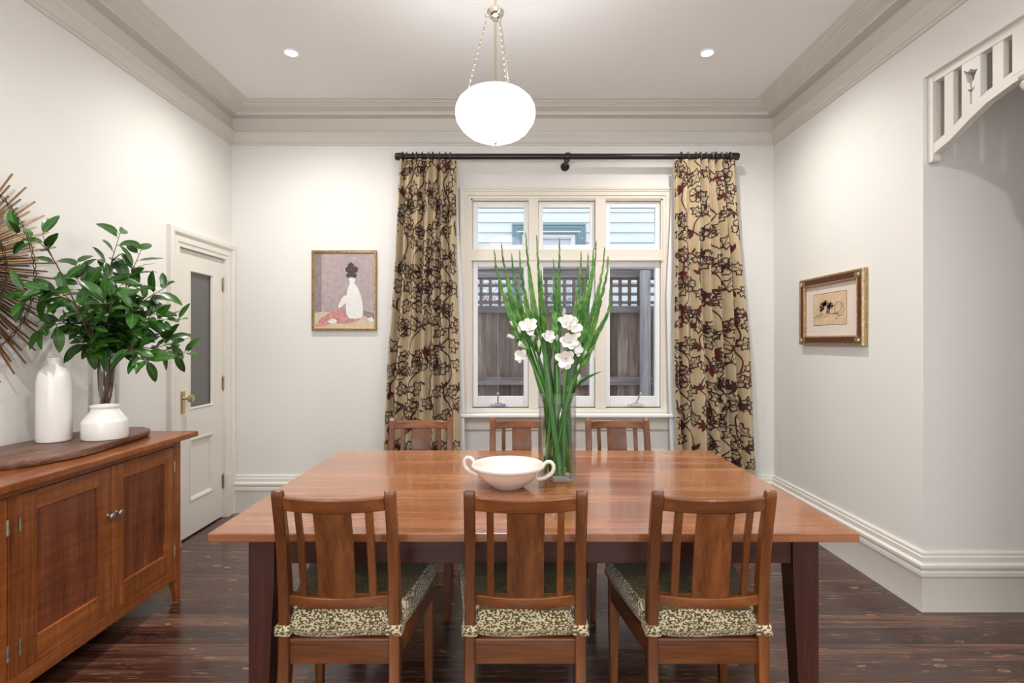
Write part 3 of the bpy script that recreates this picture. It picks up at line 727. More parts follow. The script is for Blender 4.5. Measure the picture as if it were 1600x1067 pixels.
    for j in range(nz2+1):
        z = Z0+.02+(Z1-.05-Z0-.02)*j/nz2
        for i in range(nu2+1):
            f = i/nu2; a, b = lerp_tab(le, z)-xc, lerp_tab(re, z)-xc; ex = .024*max(0, min(1, (2.35-z)/.6))
            x = a+(b-a)*f; x = (x+ex*f) if side < 0 else (x-ex*(1-f)); x += (.010 if side < 0 and f < .5 else 0)-(.010 if side > 0 and f > .5 else 0)
            vs.append((x, .058+.006*math.sin(f*30+z), z))
    for j in range(nz2):
        for i in range(nu2): fs.append((j*(nu2+1)+i, j*(nu2+1)+i+1, (j+1)*(nu2+1)+i+1, (j+1)*(nu2+1)+i))
    l.add(vs, fs); l.build('lining', M['lining'], t, smooth='all', recalc=False)
    # rings
    n = 10; a, b = lerp_tab(le, 2.75)-xc, lerp_tab(re, 2.75)-xc
    for i in range(n):
        s = (i+.5)/n; x = a+.015+(b-a-.03)*(s**(1.15 if side < 0 else .8))
        r = MB(); r.loop([(x+.006*math.sin(4*i), .033*math.cos(2*PI*q/24), RZ-.002+.0345*math.sin(2*PI*q/24)) for q in range(24)], .0032 if i % 3 else .0045, 8); r.loop([(x+.006*math.sin(4*i), .005*math.cos(2*PI*q/12), RZ-.041+.007*math.sin(2*PI*q/12)) for q in range(12)], .0014, 6)
        r.build('ring', M['ringmetal'] if i % 2 else M['darkmetal'], t, smooth=True)
build_curtain(-1, 'gold curtain with dark leafy vines, left of the window', 11)
build_curtain(1, 'gold curtain with maroon and brown vines, right of the window', 23)

# ------------------------------------------------------------------ table
def build_table():
    X0, X1, Y0, Y1 = -.952, 1.088, 1.70, 3.0; cx, cy = (X0+X1)/2, (Y0+Y1)/2
    t = thing('dining_table', 'large polished red-brown wooden dining table in the room centre', 'table', (cx, cy, 0))
    m = MB(); m.box(X0-cx, X1-cx, Y0-cy, Y1-cy, .722, .75); m.build('tabletop', M['table'], t, bevel=.003)
    lx0, lx1, ly0, ly1 = -.857-cx, .998-cx, 1.768-cy, Y1-.068-cy; w_, b_ = .084, .056
    for sx, x in ((1, lx0), (-1, lx1)):
        for sy, y in ((1, ly0), (-1, ly1)):
            def q(wd, z): return [(x, y, z), (x+sx*wd, y, z), (x+sx*wd, y+sy*wd, z), (x, y+sy*wd, z)]
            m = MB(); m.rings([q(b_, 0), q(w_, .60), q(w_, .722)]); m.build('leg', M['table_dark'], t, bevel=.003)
    for y0, y1 in ((ly0+.012, ly0+.036), (ly1-.036, ly1-.012)):
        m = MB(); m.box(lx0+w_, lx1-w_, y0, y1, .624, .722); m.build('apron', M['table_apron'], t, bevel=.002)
    for x0, x1 in ((lx0+.012, lx0+.036), (lx1-.036, lx1-.012)):
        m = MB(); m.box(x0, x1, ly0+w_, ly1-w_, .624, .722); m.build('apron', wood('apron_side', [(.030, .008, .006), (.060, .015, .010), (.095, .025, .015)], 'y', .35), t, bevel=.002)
build_table()

# ------------------------------------------------------------------ chairs
def build_chair():
    t = thing('dining_chair', '', 'chair', (0, 0, 0))
    def P(name, mb, mat, par=None, **k): return reg(mb.build(name, mat, par or t, **k))
    prof = [(-.105, 0), (-.045, .16), (-.006, .34), (0, .46), (-.006, .60), (-.030, .76), (-.066, .905), (-.069, .918)]
    def yat(z):
        for (a, z0), (b, z1) in zip(prof, prof[1:]):
            if z <= z1: return a+(b-a)*(z-z0)/(z1-z0)
        return prof[-1][0]
    for s in (-1, 1):
        m = MB(); rr = []
        for z in [0, .08, .16, .25, .34, .42, .50, .56, .62, .68, .74, .80, .86, .895, .908, .915]:
            y = yat(z); x = s*(.169-.004*z/.9)
            d = .024+.020*math.exp(-((z-.45)/.32)**2); d *= .5; wx = .0165 if z > .3 else .0125+.004*z/.3
            if z > .89: d *= (1-((z-.89)/.0262)**2*.6); 
            rr.append([(x-wx, y-d, z), (x+wx, y-d, z), (x+wx, y+d, z), (x-wx, y+d, z)])
        m.rings(rr); P('rear_post', m, M['chair_z'], bevel=.004, smooth=40)
    def crail(z0, z1, bul, th, hw, name, topbul=0):
        m = MB(); rr = []; n = 14
        for k in range(n+1):
            x = -hw+2*hw*k/n; c = 1-(x/hw)**2
            q = []
            for zz in (z0, z1):
                y = yat(zz)-bul*c
                q += [(x, y-th/2, zz), (x, y+th/2, zz)]
            rr.append([q[0], q[1], q[3], q[2]])
        m.rings(rr); return P(name, m, M['chair_x'], bevel=.004 if name == 'crest_rail' else .002, smooth=40)
    crail(.853, .896, .034, .024, .150, 'crest_rail')
    crail(.556, .587, .030, .030, .152, 'lower_rail')
    def slat(xc, hw, th, name, top=.858):
        m = MB(); rr = []; n = 8
        for k in range(n+1):
            z = .582+(top-.582)*k/n; f = (z-.57)/(.875-.57); ring = []
            xs = [xc-hw, xc, xc+hw] if hw > .03 else [xc-hw, xc+hw]
            def Y(x): return yat(z)-(.030+.004*f)*(1-(x/.151)**2)
            ring = [(x, Y(x)-th/2, z) for x in xs]+[(x, Y(x)+th/2, z) for x in reversed(xs)]
            rr.append(ring)
        m.rings(rr); P(name, m, M['chair_z'], bevel=.0015, smooth=40)
    slat(0, .055, .010, 'splat'); slat(-.104, .0105, .013, 'back_slat'); slat(.104, .0105, .013, 'back_slat')
    # seat frame
    m = MB(); m.box(-.153, .153, -.011, .011, .372, .438); P('rear_seat_rail', m, M['chair_x'], bevel=.002)
    m = MB(); m.box(-.155, .155, -.016, .020, .438, .452); P('seat_ledge', m, M['chair_x'], bevel=.005, bseg=3)
    for s in (-1, 1):
        m = MB(); m.hexa([(s*.158, .018, .385), (s*.180, .018, .385), (s*.222, .385, .375), (s*.200, .385, .375)], [(s*.158, .018, .445), (s*.180, .018, .445), (s*.222, .385, .445), (s*.200, .385, .445)]); P('side_seat_rail', m, M['chair_y'], bevel=.002)
        m = MB(); c = s*.207; rr = []
        for z, w_ in ((0, .013), (.3, .018), (.446, .019)): rr.append([(c-w_, .405-w_, z), (c+w_, .405-w_, z), (c+w_, .405+w_, z), (c-w_, .405+w_, z)])
        m.rings(rr); P('front_leg', m, M['chair_z'], bevel=.003)
    m = MB(); m.box(-.19, .19, .394, .416, .38, .446); P('front_seat_rail', m, M['chair_x'], bevel=.002)
    # cushion
    def outline(ins, n=5):
        pts = [(-.150+ins, -.014+ins), (.150-ins, -.014+ins), (.150-ins, .030+ins*.3), (.186-ins, .040+ins*.6), (.238-ins, .400), (.222-ins, .436-ins), (-.222+ins, .436-ins), (-.238+ins, .400), (-.186+ins, .040+ins*.6), (-.150+ins, .030+ins*.3)]
        out = []
        for i in range(len(pts)):
            a, b = Vector(pts[i]), Vector(pts[(i+1) % len(pts)]); L_ = (b-a).length; n_ = 6
            for q in range(n_): out.append(a.lerp(b, (q+.0)/n_))
        # soften corners
        for _ in range(2): out = [(out[i-1]+out[i]*2+out[(i+1) % len(out)])/4 for i in range(len(out))]
        return out
    m = MB(); rr = []
    for ins, z in ((.020, .453), (.006, .455), (0, .462), (-.003, .472), (-.001, .490), (-.004, .506), (.0, .520), (.010, .533)):
        rr.append([(p.x, p.y, z+(.003*math.sin(p.x*23+z*40))) for p in outline(ins)])
    m.rings(rr, cap=False, mi=0); n = len(rr[0])
    top = [rr[-1]]
    for s, z in ((.88, .541), (.6, .549), (.3, .553)): top.append([(p[0]*s, .21+(p[1]-.21)*s, z) for p in rr[-1]])
    m.rings(top, cap=False, mi=1)
    m.add(top[-1], [tuple(range(n))], 1); m.add(rr[0], [tuple(range(n))], 0)
    cu = P('seat_cushion', m, [M['velvet'], M['velvet_shaded']], smooth='all')
    m = MB(); m.loop([(p.x, p.y, .474+(.003*math.sin(p.x*23+.474*40))) for p in outline(-.005)], .0022, 6); P('piping', m, M['piping'], cu, smooth=True)
    for s in (-1, 1):
        m = MB(); rr = []
        for z, e in ((.464, .004), (.468, .007), (.480, .0075), (.492, .007), (.496, .004)):
            cx_ = s*.167; a, b = .0165+e, .022+e
            rr.append([(cx_-a, -b, z), (cx_, -b-.001, z+.001*s), (cx_+a, -b, z), (cx_+a+.001, 0, z), (cx_+a, b, z), (cx_-a, b, z)])
        m.rings(rr); P('cushion_tie', m, M['velvet'], cu, smooth=50)
    return t
chair = build_chair()
CH = [(-.522, 1.66, 0, 'near dining chair at the left, its back to the camera', 'chairs along the near side of the table'),
      (.040, 1.66, 0, 'near dining chair in the middle, between two others on the camera side', 'chairs along the near side of the table'),
      (.592, 1.66, 0, 'near dining chair at the right, its back to the camera', 'chairs along the near side of the table'),
      (-.518, 3.045, PI, 'far dining chair in front of the left curtain', 'chairs along the window side of the table'),
      (.056, 3.045, PI, 'far dining chair in the middle, partly behind the flower vase', 'chairs along the window side of the table'),
      (.600, 3.045, PI, 'far dining chair right of the flower vase, below the window', 'chairs along the window side of the table')]
for i, (x, y, r, lab, g) in enumerate(CH):
    c = chair if i == 0 else copy_tree(chair)
    c.location = (x, y, 0); c.rotation_euler = (0, 0, r); tag(c, lab, 'chair', g)

# ------------------------------------------------------------------ sideboard
ZT = .866
def build_sideboard():
    ox, oy = -1.98, 1.92
    t = thing('sideboard', 'long red-brown wooden sideboard with panelled doors against the left wall', 'sideboard', (ox, oy, 0))
    def X(v): return v-ox
    def Y(v): return v-oy
    m = MB(); m.box(X(-2.210), X(-1.700), Y(.89), Y(2.95), ZT-.028, ZT); m.build('top', M['side_y'], t, bevel=.003)
    xf = -1.757; xb = -2.195
    m = MB(); m.box(X(xb), X(xf-.022), Y(.96), Y(2.872), .108, .16); m.box(X(xb), X(xf-.022), Y(.955), Y(2.875), .155, .165); m.box(X(xb), X(xb+.015), Y(.96), Y(2.87), .16, ZT-.028)
    m.box(X(xb), X(xf-.02), Y(.955), Y(.975), .108, ZT-.028); m.box(X(xb), X(xf-.02), Y(2.850), Y(2.872), .108, ZT-.028); m.box(X(xb), X(xf-.03), Y(1.905), Y(1.935), .16, ZT-.028)
    m.build('carcass', M['side_z'], t)
    for y0, y1 in ((.945, .995), (2.835, 2.885)):
        for x0, s in ((xf, -1), (xb, 1)):
            m = MB(); w_ = .042; yo = y1 if y1 > 2 else y0; sy = -1 if y1 > 2 else 1; W_ = y1-y0
            def q(wx, wy, z): return [(X(x0), Y(yo), z), (X(x0+s*wx), Y(yo), z), (X(x0+s*wx), Y(yo+sy*wy), z), (X(x0), Y(yo+sy*wy), z)]
            m.rings([q(.026, .030, 0), q(w_, W_, .108), q(w_, W_, ZT-.028)]); m.build('corner_post', M['side_z'], t, bevel=.002)
    m = MB(); m.box(X(xf-.030), X(xf-.002), Y(.995), Y(2.835), .806, ZT-.028); m.build('top_rail', M['side_y'], t, bevel=.001)
    m = MB(); m.box(X(xf-.030), X(xf+.001), Y(.995), Y(2.835), .108, .162); m.build('bottom_rail', M['side_y'], t, bevel=.001)
    m = MB(); m.box(X(xf-.030), X(xf), Y(1.897), Y(1.940), .162, .806); m.build('middle_stile', M['side_z'], t, bevel=.001)
    doors = [(1.943, 2.386, -1), (2.390, 2.832, 1), (.998, 1.444, -1), (1.448, 1.894, 1)]
    for y0, y1, hs in doors:
        z0, z1 = .165, .803; xa, xb_ = xf-.022, xf-.001; sw = .072
        d = MB(); d.box(X(xa), X(xb_), Y(y0), Y(y0+sw), z0, z1); d.box(X(xa), X(xb_), Y(y1-sw), Y(y1), z0, z1)
        dd = d.build('door', M['side_z'], t, bevel=.0015) 
        r = MB(); r.box(X(xa), X(xb_-.0005), Y(y0+sw), Y(y1-sw), z1-sw, z1); r.build('rail', M['side_y'], dd, bevel=.0015); r = MB(); r.box(X(xa), X(xb_-.0005), Y(y0+sw), Y(y1-sw), z0, z0+.098); r.build('rail', M['side_y'], dd, bevel=.0015)
        p = MB(); p.box(X(xa+.003), X(xa+.010), Y(y0+sw), Y(y1-sw), z0+.098, z1-sw); p.build('panel', M['side_panel'], dd)
        ky = (y1-.022) if hs < 0 else (y0+.024)
        k = MB(); k.lathe([(.009, 0), (.009, .003), (.005, .006), (.005, .014), (.011, .018), (.0135, .023), (.011, .029), (.002, .031)], (X(xb_), Y(ky), .592), 20, 'x'); k.build('knob', M['pewter'], dd, smooth=True)
        hy = y0-.001 if hs < 0 else y1+.001
        for hz in (.70, .26):
            h = MB(); h.cyl((X(xb_+.002), Y(hy), hz-.028), (X(xb_+.002), Y(hy), hz+.028), .0042, seg=10); h.box(X(xb_-.001), X(xb_+.001), Y(hy)-.006, Y(hy)+.006, hz-.028, hz+.028); h.build('hinge', M['hinge'], dd)
build_sideboard()

# slab board on the sideboard
def build_board():
    ox, oy, oz = -1.95, 2.42, ZT
    front = [(2.86, -1.93), (2.80, -1.862), (2.68, -1.825), (2.52, -1.806), (2.36, -1.785), (2.26, -1.790), (2.12, -1.832), (2.04, -1.89), (1.99, -1.96), (1.985, -2.03)]
    back = [(2.02, -2.11), (2.10, -2.165), (2.25, -2.188), (2.45, -2.192), (2.62, -2.190), (2.74, -2.16), (2.82, -2.08), (2.862, -2.0)]
    out = [Vector((x, y, 0)) for y, x in front+back]; pts = smoothpath(out+[out[0]], 4)[:-1]; c = Vector((-1.98, 2.42, 0))
    m = MB(); rr = []
    for s, z in ((.90, 0), (.955, .006), (.985, .018), (1.0, .030), (.985, .0345), (.96, .035)):
        rr.append([((p.x-c.x)*s+c.x-ox+.004*math.sin(9*p.y+z*90), (p.y-c.y)*(.96+.04*s)+c.y-oy, z) for p in pts])
    m.rings(rr); o = m.build('serving_board', M['board'], smooth=40)
    o.location = (ox, oy, oz); tag(o, 'dark live-edge wooden board lying on the sideboard', 'board')
build_board()
ZB = ZT+.0355
def build_pots():
    m = MB(); prof = [(.070, 0), (.078, .003), (.081, .010), (.0805, .22), (.0795, .27), (.072, .305), (.055, .330), (.036, .345), (.031, .352), (.031, .362), (.034, .369), (.034, .376), (.028, .378), (.026, .370), (.026, .34), (.01, .33)]
    o = m.lathe([(r*.81, z) for r, z in prof], seg=56) or m.build('ceramic_bottle', M['ceramic'], smooth=40); o.location = (-2.062, 2.45, ZB); tag(o, 'tall white ceramic bottle on the dark wooden board', 'bottle')
    m = MB(); prof = [(.098, 0), (.106, .003), (.110, .012), (.110, .078), (.108, .084), (.104, .088), (.076, .120), (.068, .130), (.066, .140), (.071, .147), (.072, .152), (.067, .155), (.063, .150), (.060, .135), (.075, .11), (.1, .08), (.1, .01), (.004, .008)]
    m.lathe([(r*.83, z) for r, z in prof], seg=56, cap=False); o = m.build('ceramic_jar', M['ceramic'], smooth=40); o.location = (-1.885, 2.52, ZB); tag(o, 'squat white ceramic jar with a wide neck on the wooden board', 'jar')
build_pots()

def glass_vase(name, loc, r, h, water, label, th=.004):
    t = thing(name, label, 'vase', loc)
    m = MB(); m.lathe([(.0005, 0), (r-.004, 0), (r, .003), (r, h-.001), (r-th*.5, h), (r-th, h-.001), (r-th, .014), (r-.010, .010), (.0005, .010)], seg=64, cap=False); m.build('glass_body', M['vaseglass'], t, smooth=50)
    m = MB(); m.lathe([(.0005, .0105), (r-.011, .0105), (r-th-.0004, .016), (r-th-.0004, water), (.0005, water-.001)], seg=64, cap=False); m.build('water', M['water'], t, smooth=50)
    return t
V1 = (-2.030, 2.705, ZB)
glass_vase('glass_vase', V1, .064, .372, .235, 'clear glass cylinder vase of leafy branches on the sideboard')
V2 = (.200, 2.40, .7505)
glass_vase('glass_vase', V2, .083, .377, .226, 'clear glass cylinder vase of white gladioli on the dining table')

# bowl
def build_bowl():
    t = thing('handled_bowl', 'cream ceramic bowl with two loop handles on the dining table', 'bowl', (-.016, 2.245, .7505), math.radians(-14))
    m = MB(); prof = [(.0005, .004), (.048, .003), (.054, 0), (.060, 0), (.066, .006), (.095, .026), (.122, .050), (.138, .070), (.143, .080), (.150, .084), (.153, .090), (.150, .096), (.144, .098), (.138, .094), (.133, .082), (.115, .056), (.085, .032), (.045, .018), (.0005, .015)]
    m.lathe(prof, seg=72, cap=False, rmod=lambda a, r, z: 1+.006*math.sin(z*260)*(1 if r > .07 else 0)); m.build('bowl', M['ceramic_warm'], t, smooth=50)
    for s in (-1, 1):
        pts = smoothpath([(s*.142, 0, .084), (s*.156, 0, .106), (s*.176, 0, .112), (s*.190, 0, .096), (s*.184, 0, .070), (s*.160, 0, .050), (s*.132, 0, .040), (s*.118, 0, .042)], 5)
        m = MB(); m.tube(pts, .0078, 12); m.build('handle', M['ceramic_warm'], t, smooth=60)
build_bowl()

# ------------------------------------------------------------------ gladioli
def blade(m, base, direction, up, L, W, droop=.25, n=8, fold=.25, mi=0, ribmi=None, ribw=.0012, wav=0, prof=None, minx=None):
    d = Vector(direction).normalized(); s = d.cross(Vector(up))
    s = s.normalized() if s.length > 1e-4 else d.orthogonal().normalized()
    nrm = s.cross(d).normalized(); p = Vector(base); row = []; rib = []
    for i in range(n+1):
        t = i/n; w_ = W*.5*(prof(t) if prof else math.sin(PI*min(1, t*.98+.01)**.75)); a = droop*(t-.3)
        dd = (d*math.cos(a)-nrm*math.sin(a)).normalized(); nn = s.cross(dd)
        if i: p = p+dd*(L/n)
        z = wav*math.sin(i*2.1)
        A, B, Cc = p+s*w_+nn*(w_*fold+z), p.copy(), p-s*w_+nn*(w_*fold-z)
        r = [A, B, Cc]
        if minx is not None:
            for q in r: q.x = max(q.x, minx)
        row.append(r); rib.append([r[1]+s*ribw*(1-t*.7)+nn*.0007, r[1]-s*ribw*(1-t*.7)+nn*.0007])
    vs = [x for r in row for x in r]
    m.add(vs, [(3*i+j, 3*i+j+1, 3*i+j+4, 3*i+j+3) for i in range(n) for j in (0, 1)], mi)
    if ribmi is not None:
        vs = [x for r in rib for x in r]; m.add(vs, [(2*i, 2*i+1, 2*i+3, 2*i+2) for i in range(n)], ribmi)

def flower_mesh(par, pos, axis, size, openness, rn):
    m = MB(); ax = Vector(axis).normalized(); e1 = ax.orthogonal().normalized(); e2 = ax.cross(e1)
    for q in range(6):
        a = q*PI/3+rn.uniform(-.15, .15); rad = e1*math.cos(a)+e2*math.sin(a); op = openness*(1 if q % 2 else .8)
        d = (ax*(1-op*.30)+rad*(op*.5+rn.uniform(-.08, .12))).normalized()
        blade(m, pos, d, -rad*1.0+ax*.01, size*rn.uniform(.9, 1.08), size*(.66 if openness > .5 else .36), droop=1.15*op+rn.uniform(-.4, .4)*op, n=9, fold=.42*rn.uniform(.5, 1.3), wav=.0028*openness, prof=lambda t: max(.08, math.sin(PI*min(1, t**1.15*.88+.04))**.7), mi=0)
    m.tube([pos-ax*.014, pos+ax*.006], [.005, .006], 8, mi=1)
    o = m.build('flower', [M['petal'], M['glad']], par, smooth='all', recalc=False)
    return o
ORIG = Vector(V2)
tips = [(773, 398, 2.36), (784, 386, 2.42), (800, 404, 2.48), (812, 397, 2.33), (822, 373, 2.40), (839, 377, 2.36), (865, 410, 2.47), (874, 379, 2.40), (908, 399, 2.38), (919, 402, 2.30), (927, 394, 2.44), (931, 386, 2.37), (944, 396, 2.46), (950, 406, 2.35), (953, 457, 2.28), (846, 430, 2.30)]
LABS = ['gladiolus stalk whose tip leans furthest left', 'second gladiolus stalk from the left, taller than its left neighbour', 'short gladiolus stalk behind the third tall tip from the left', 'gladiolus stalk with a thin tip left of the tallest pair',
        'tallest gladiolus stalk, its tip before the left mullion', 'gladiolus stalk just right of the tallest one', 'short gladiolus stalk near the middle behind the fence lattice view', 'upright central gladiolus stalk carrying the large white flowers',
        'gladiolus stalk right of centre with a slim straight tip', 'gladiolus stalk left in the right-hand bunch of tips', 'gladiolus stalk at the back of the right-hand bunch', 'tallest gladiolus stalk of the right-hand bunch',
        'gladiolus stalk in front of the right mullion', 'gladiolus stalk furthest right with an upright tip', 'gladiolus stalk bending low to the right', 'gladiolus stalk curving in front of the middle window pane']
def build_glads():
    rn = random.Random(3); stalks = []
    for i, (x, y, d) in enumerate(tips):
        tip = PX(x, y, d)-ORIG; fx = (x-872)/95.0; fy = (d-2.38)/.12
        mouth = Vector((max(-.064, min(.064, fx*.066)), (.055 if i % 2 else -.055)*(1-abs(fx)*.6)+rn.uniform(-.012, .012), .377)); mouth *= 1 if mouth.xy.length < .066 else 1; q_ = mouth.xy.length
        if q_ > .068: mouth.x *= .068/q_; mouth.y *= .068/q_
        ma = i*2.4; br = .066*math.sqrt(((i*7) % 16+.5)/16); base = Vector((br*math.cos(ma)*1.0+.004, br*math.sin(ma)*.9, .020))
        mid = mouth.lerp(tip, .5)+Vector((fx*.022, 0, 0))
        if i == 14: mid += Vector((-.02, 0, -.02))
        path = smoothpath([base, mouth, mid, tip-Vector((fx*.014, 0, .09)), tip], 14)
        t = thing('gladiolus', LABS[i]+' in the table vase', 'flower stalk', V2, 0, 'gladioli in the table vase')
        n = len(path); k = MB(); k.tube(path, [.0072*(1-.78*j/n) for j in range(n)], 8); k.build('stem', M['gladstem'], t, smooth=True)
        # bud spike
        s = MB(); acc = 0; total = sum((path[j+1]-path[j]).length for j in range(n-1)); run = 0; sgn = 1; plane = rn.uniform(-.6, .6); last = -1; start = .50+rn.uniform(0, .08)
        for j in range(1, n):
            run += (path[j]-path[j-1]).length; f = run/total
            if f < start or run-last < .022-.006*f: continue
            last = run; tg = (path[min(j+1, n-1)]-path[j-1]).normalized(); g = (f-start)/(1-start)
            sd = Vector((math.cos(plane), math.sin(plane), 0)); sd = (sd-tg*sd.dot(tg)).normalized()*sgn; sgn = -sgn
            L_ = .056*(1-g)+.030; R_ = .0082*(1-g)+.0030; a = path[j]; dr = (tg+sd*(.19*(1-g)+.02)).normalized()
            s.tube([a-tg*.004, a+dr*L_*.25+sd*R_*.3*(1-g), a+dr*L_*.6+sd*R_*.2*(1-g), a+dr*L_*.88, a+dr*L_], [R_*.45, R_*.95, R_*.85, R_*.4, .0004], 7)
        s.build('bud_spike', M['glad'], t, smooth='all')
        # sword leaves
        if True:
            b = MB(); q0 = path[int(n*.22)]; dr = (path[int(n*.5)]-q0).normalized()+Vector((rn.uniform(-.05, .05), rn.uniform(-.05, .05), .25))
            blade(b, base+Vector((0, 0, .03)), (q0-base), (rn.uniform(-.3, .3), -1, 0), .34, .024, droop=.0, n=8, fold=.2, mi=0, prof=lambda t: .8)
            if i % 2 == 0 or i in (5, 7): blade(b, q0, dr, (rn.uniform(-.5, .5), -1, .1), rn.uniform(.24, .34), .030, droop=.12, n=12, fold=.25, mi=0, prof=lambda t: (1-t**2.2)*.98+.02)
            b.build('leaf', M['gladblade'], t, smooth='all', recalc=False)
        if i == 14:
            b = MB(); s0 = Vector((.055, -.03, .372)); e0 = PX(943, 587, 2.30)-ORIG; dr = e0-s0
            blade(b, s0, dr+Vector((0, 0, .05)), (0, -.5, 1), dr.length*1.04, .026, droop=.55, n=14, fold=.4, mi=0, prof=lambda t: (math.sin(PI*min(1, .25+t*.75))**.8)+.02); b.build('leaf', M['gladblade'], t, smooth='all', recalc=False)
        stalks.append((t, path))
    FL = [(827, 512, 1, .070, (-.2, -.9, .5)), (801, 527, .25, .050, (-.8, -.4, .4)), (815, 556, .9, .056, (-.6, -.8, .1)), (818, 541, .35, .05, (-.6, -.5, .5)), (833, 530, .3, .045, (.1, -.6, .8)), (812, 518, .15, .04, (-.3, -.3, .9)),
          (856, 528, .9, .055, (.3, -.8, .4)), (842, 540, .12, .045, (0, -.3, 1)), (885, 505, 1, .066, (.2, -.9, .4)), (896, 512, .95, .070, (.5, -.8, .3)), (890, 534, 1, .066, (-.1, -.95, .2)), (899, 545, .9, .060, (.6, -.7, .1)), (884, 561, 1, .070, (-.1, -.95, -.1)), (881, 491, .12, .048, (.1, -.3, 1)),
          (904, 593, .1, .04, (.2, -.3, .9)), (903, 575, .1, .032, (.2, -.3, .9)), (870, 530, .1, .04, (.1, -.3, 1)), (869, 560, .1, .034, (0, -.3, .9)), (800, 507, .08, .03, (-.4, -.3, .9)), (879, 575, .1, .034, (0, -.3, .9)), (914, 553, .1, .03, (.4, -.3, .9))]
    for x, y, op, sz, ax in FL:
        best = None
        for t, path in stalks:
            for p in path:
                wp = p+ORIG; px = 800+wp.x*F/wp.y; py = 533.5-(wp.z-CZ)*F/wp.y; dd = (px-x)**2+(py-y)**2+(wp.y-2.3)*500
                if best is None or dd < best[0]: best = (dd, t, p, wp.y)
        _, t, p, dep = best; sz *= .86; pos = PX(x, y, dep-.022)-ORIG; axv = Vector(ax).normalized(); pos = pos-axv*sz*.35
        flower_mesh(t, pos, axv, sz, op, rn)
build_glads()

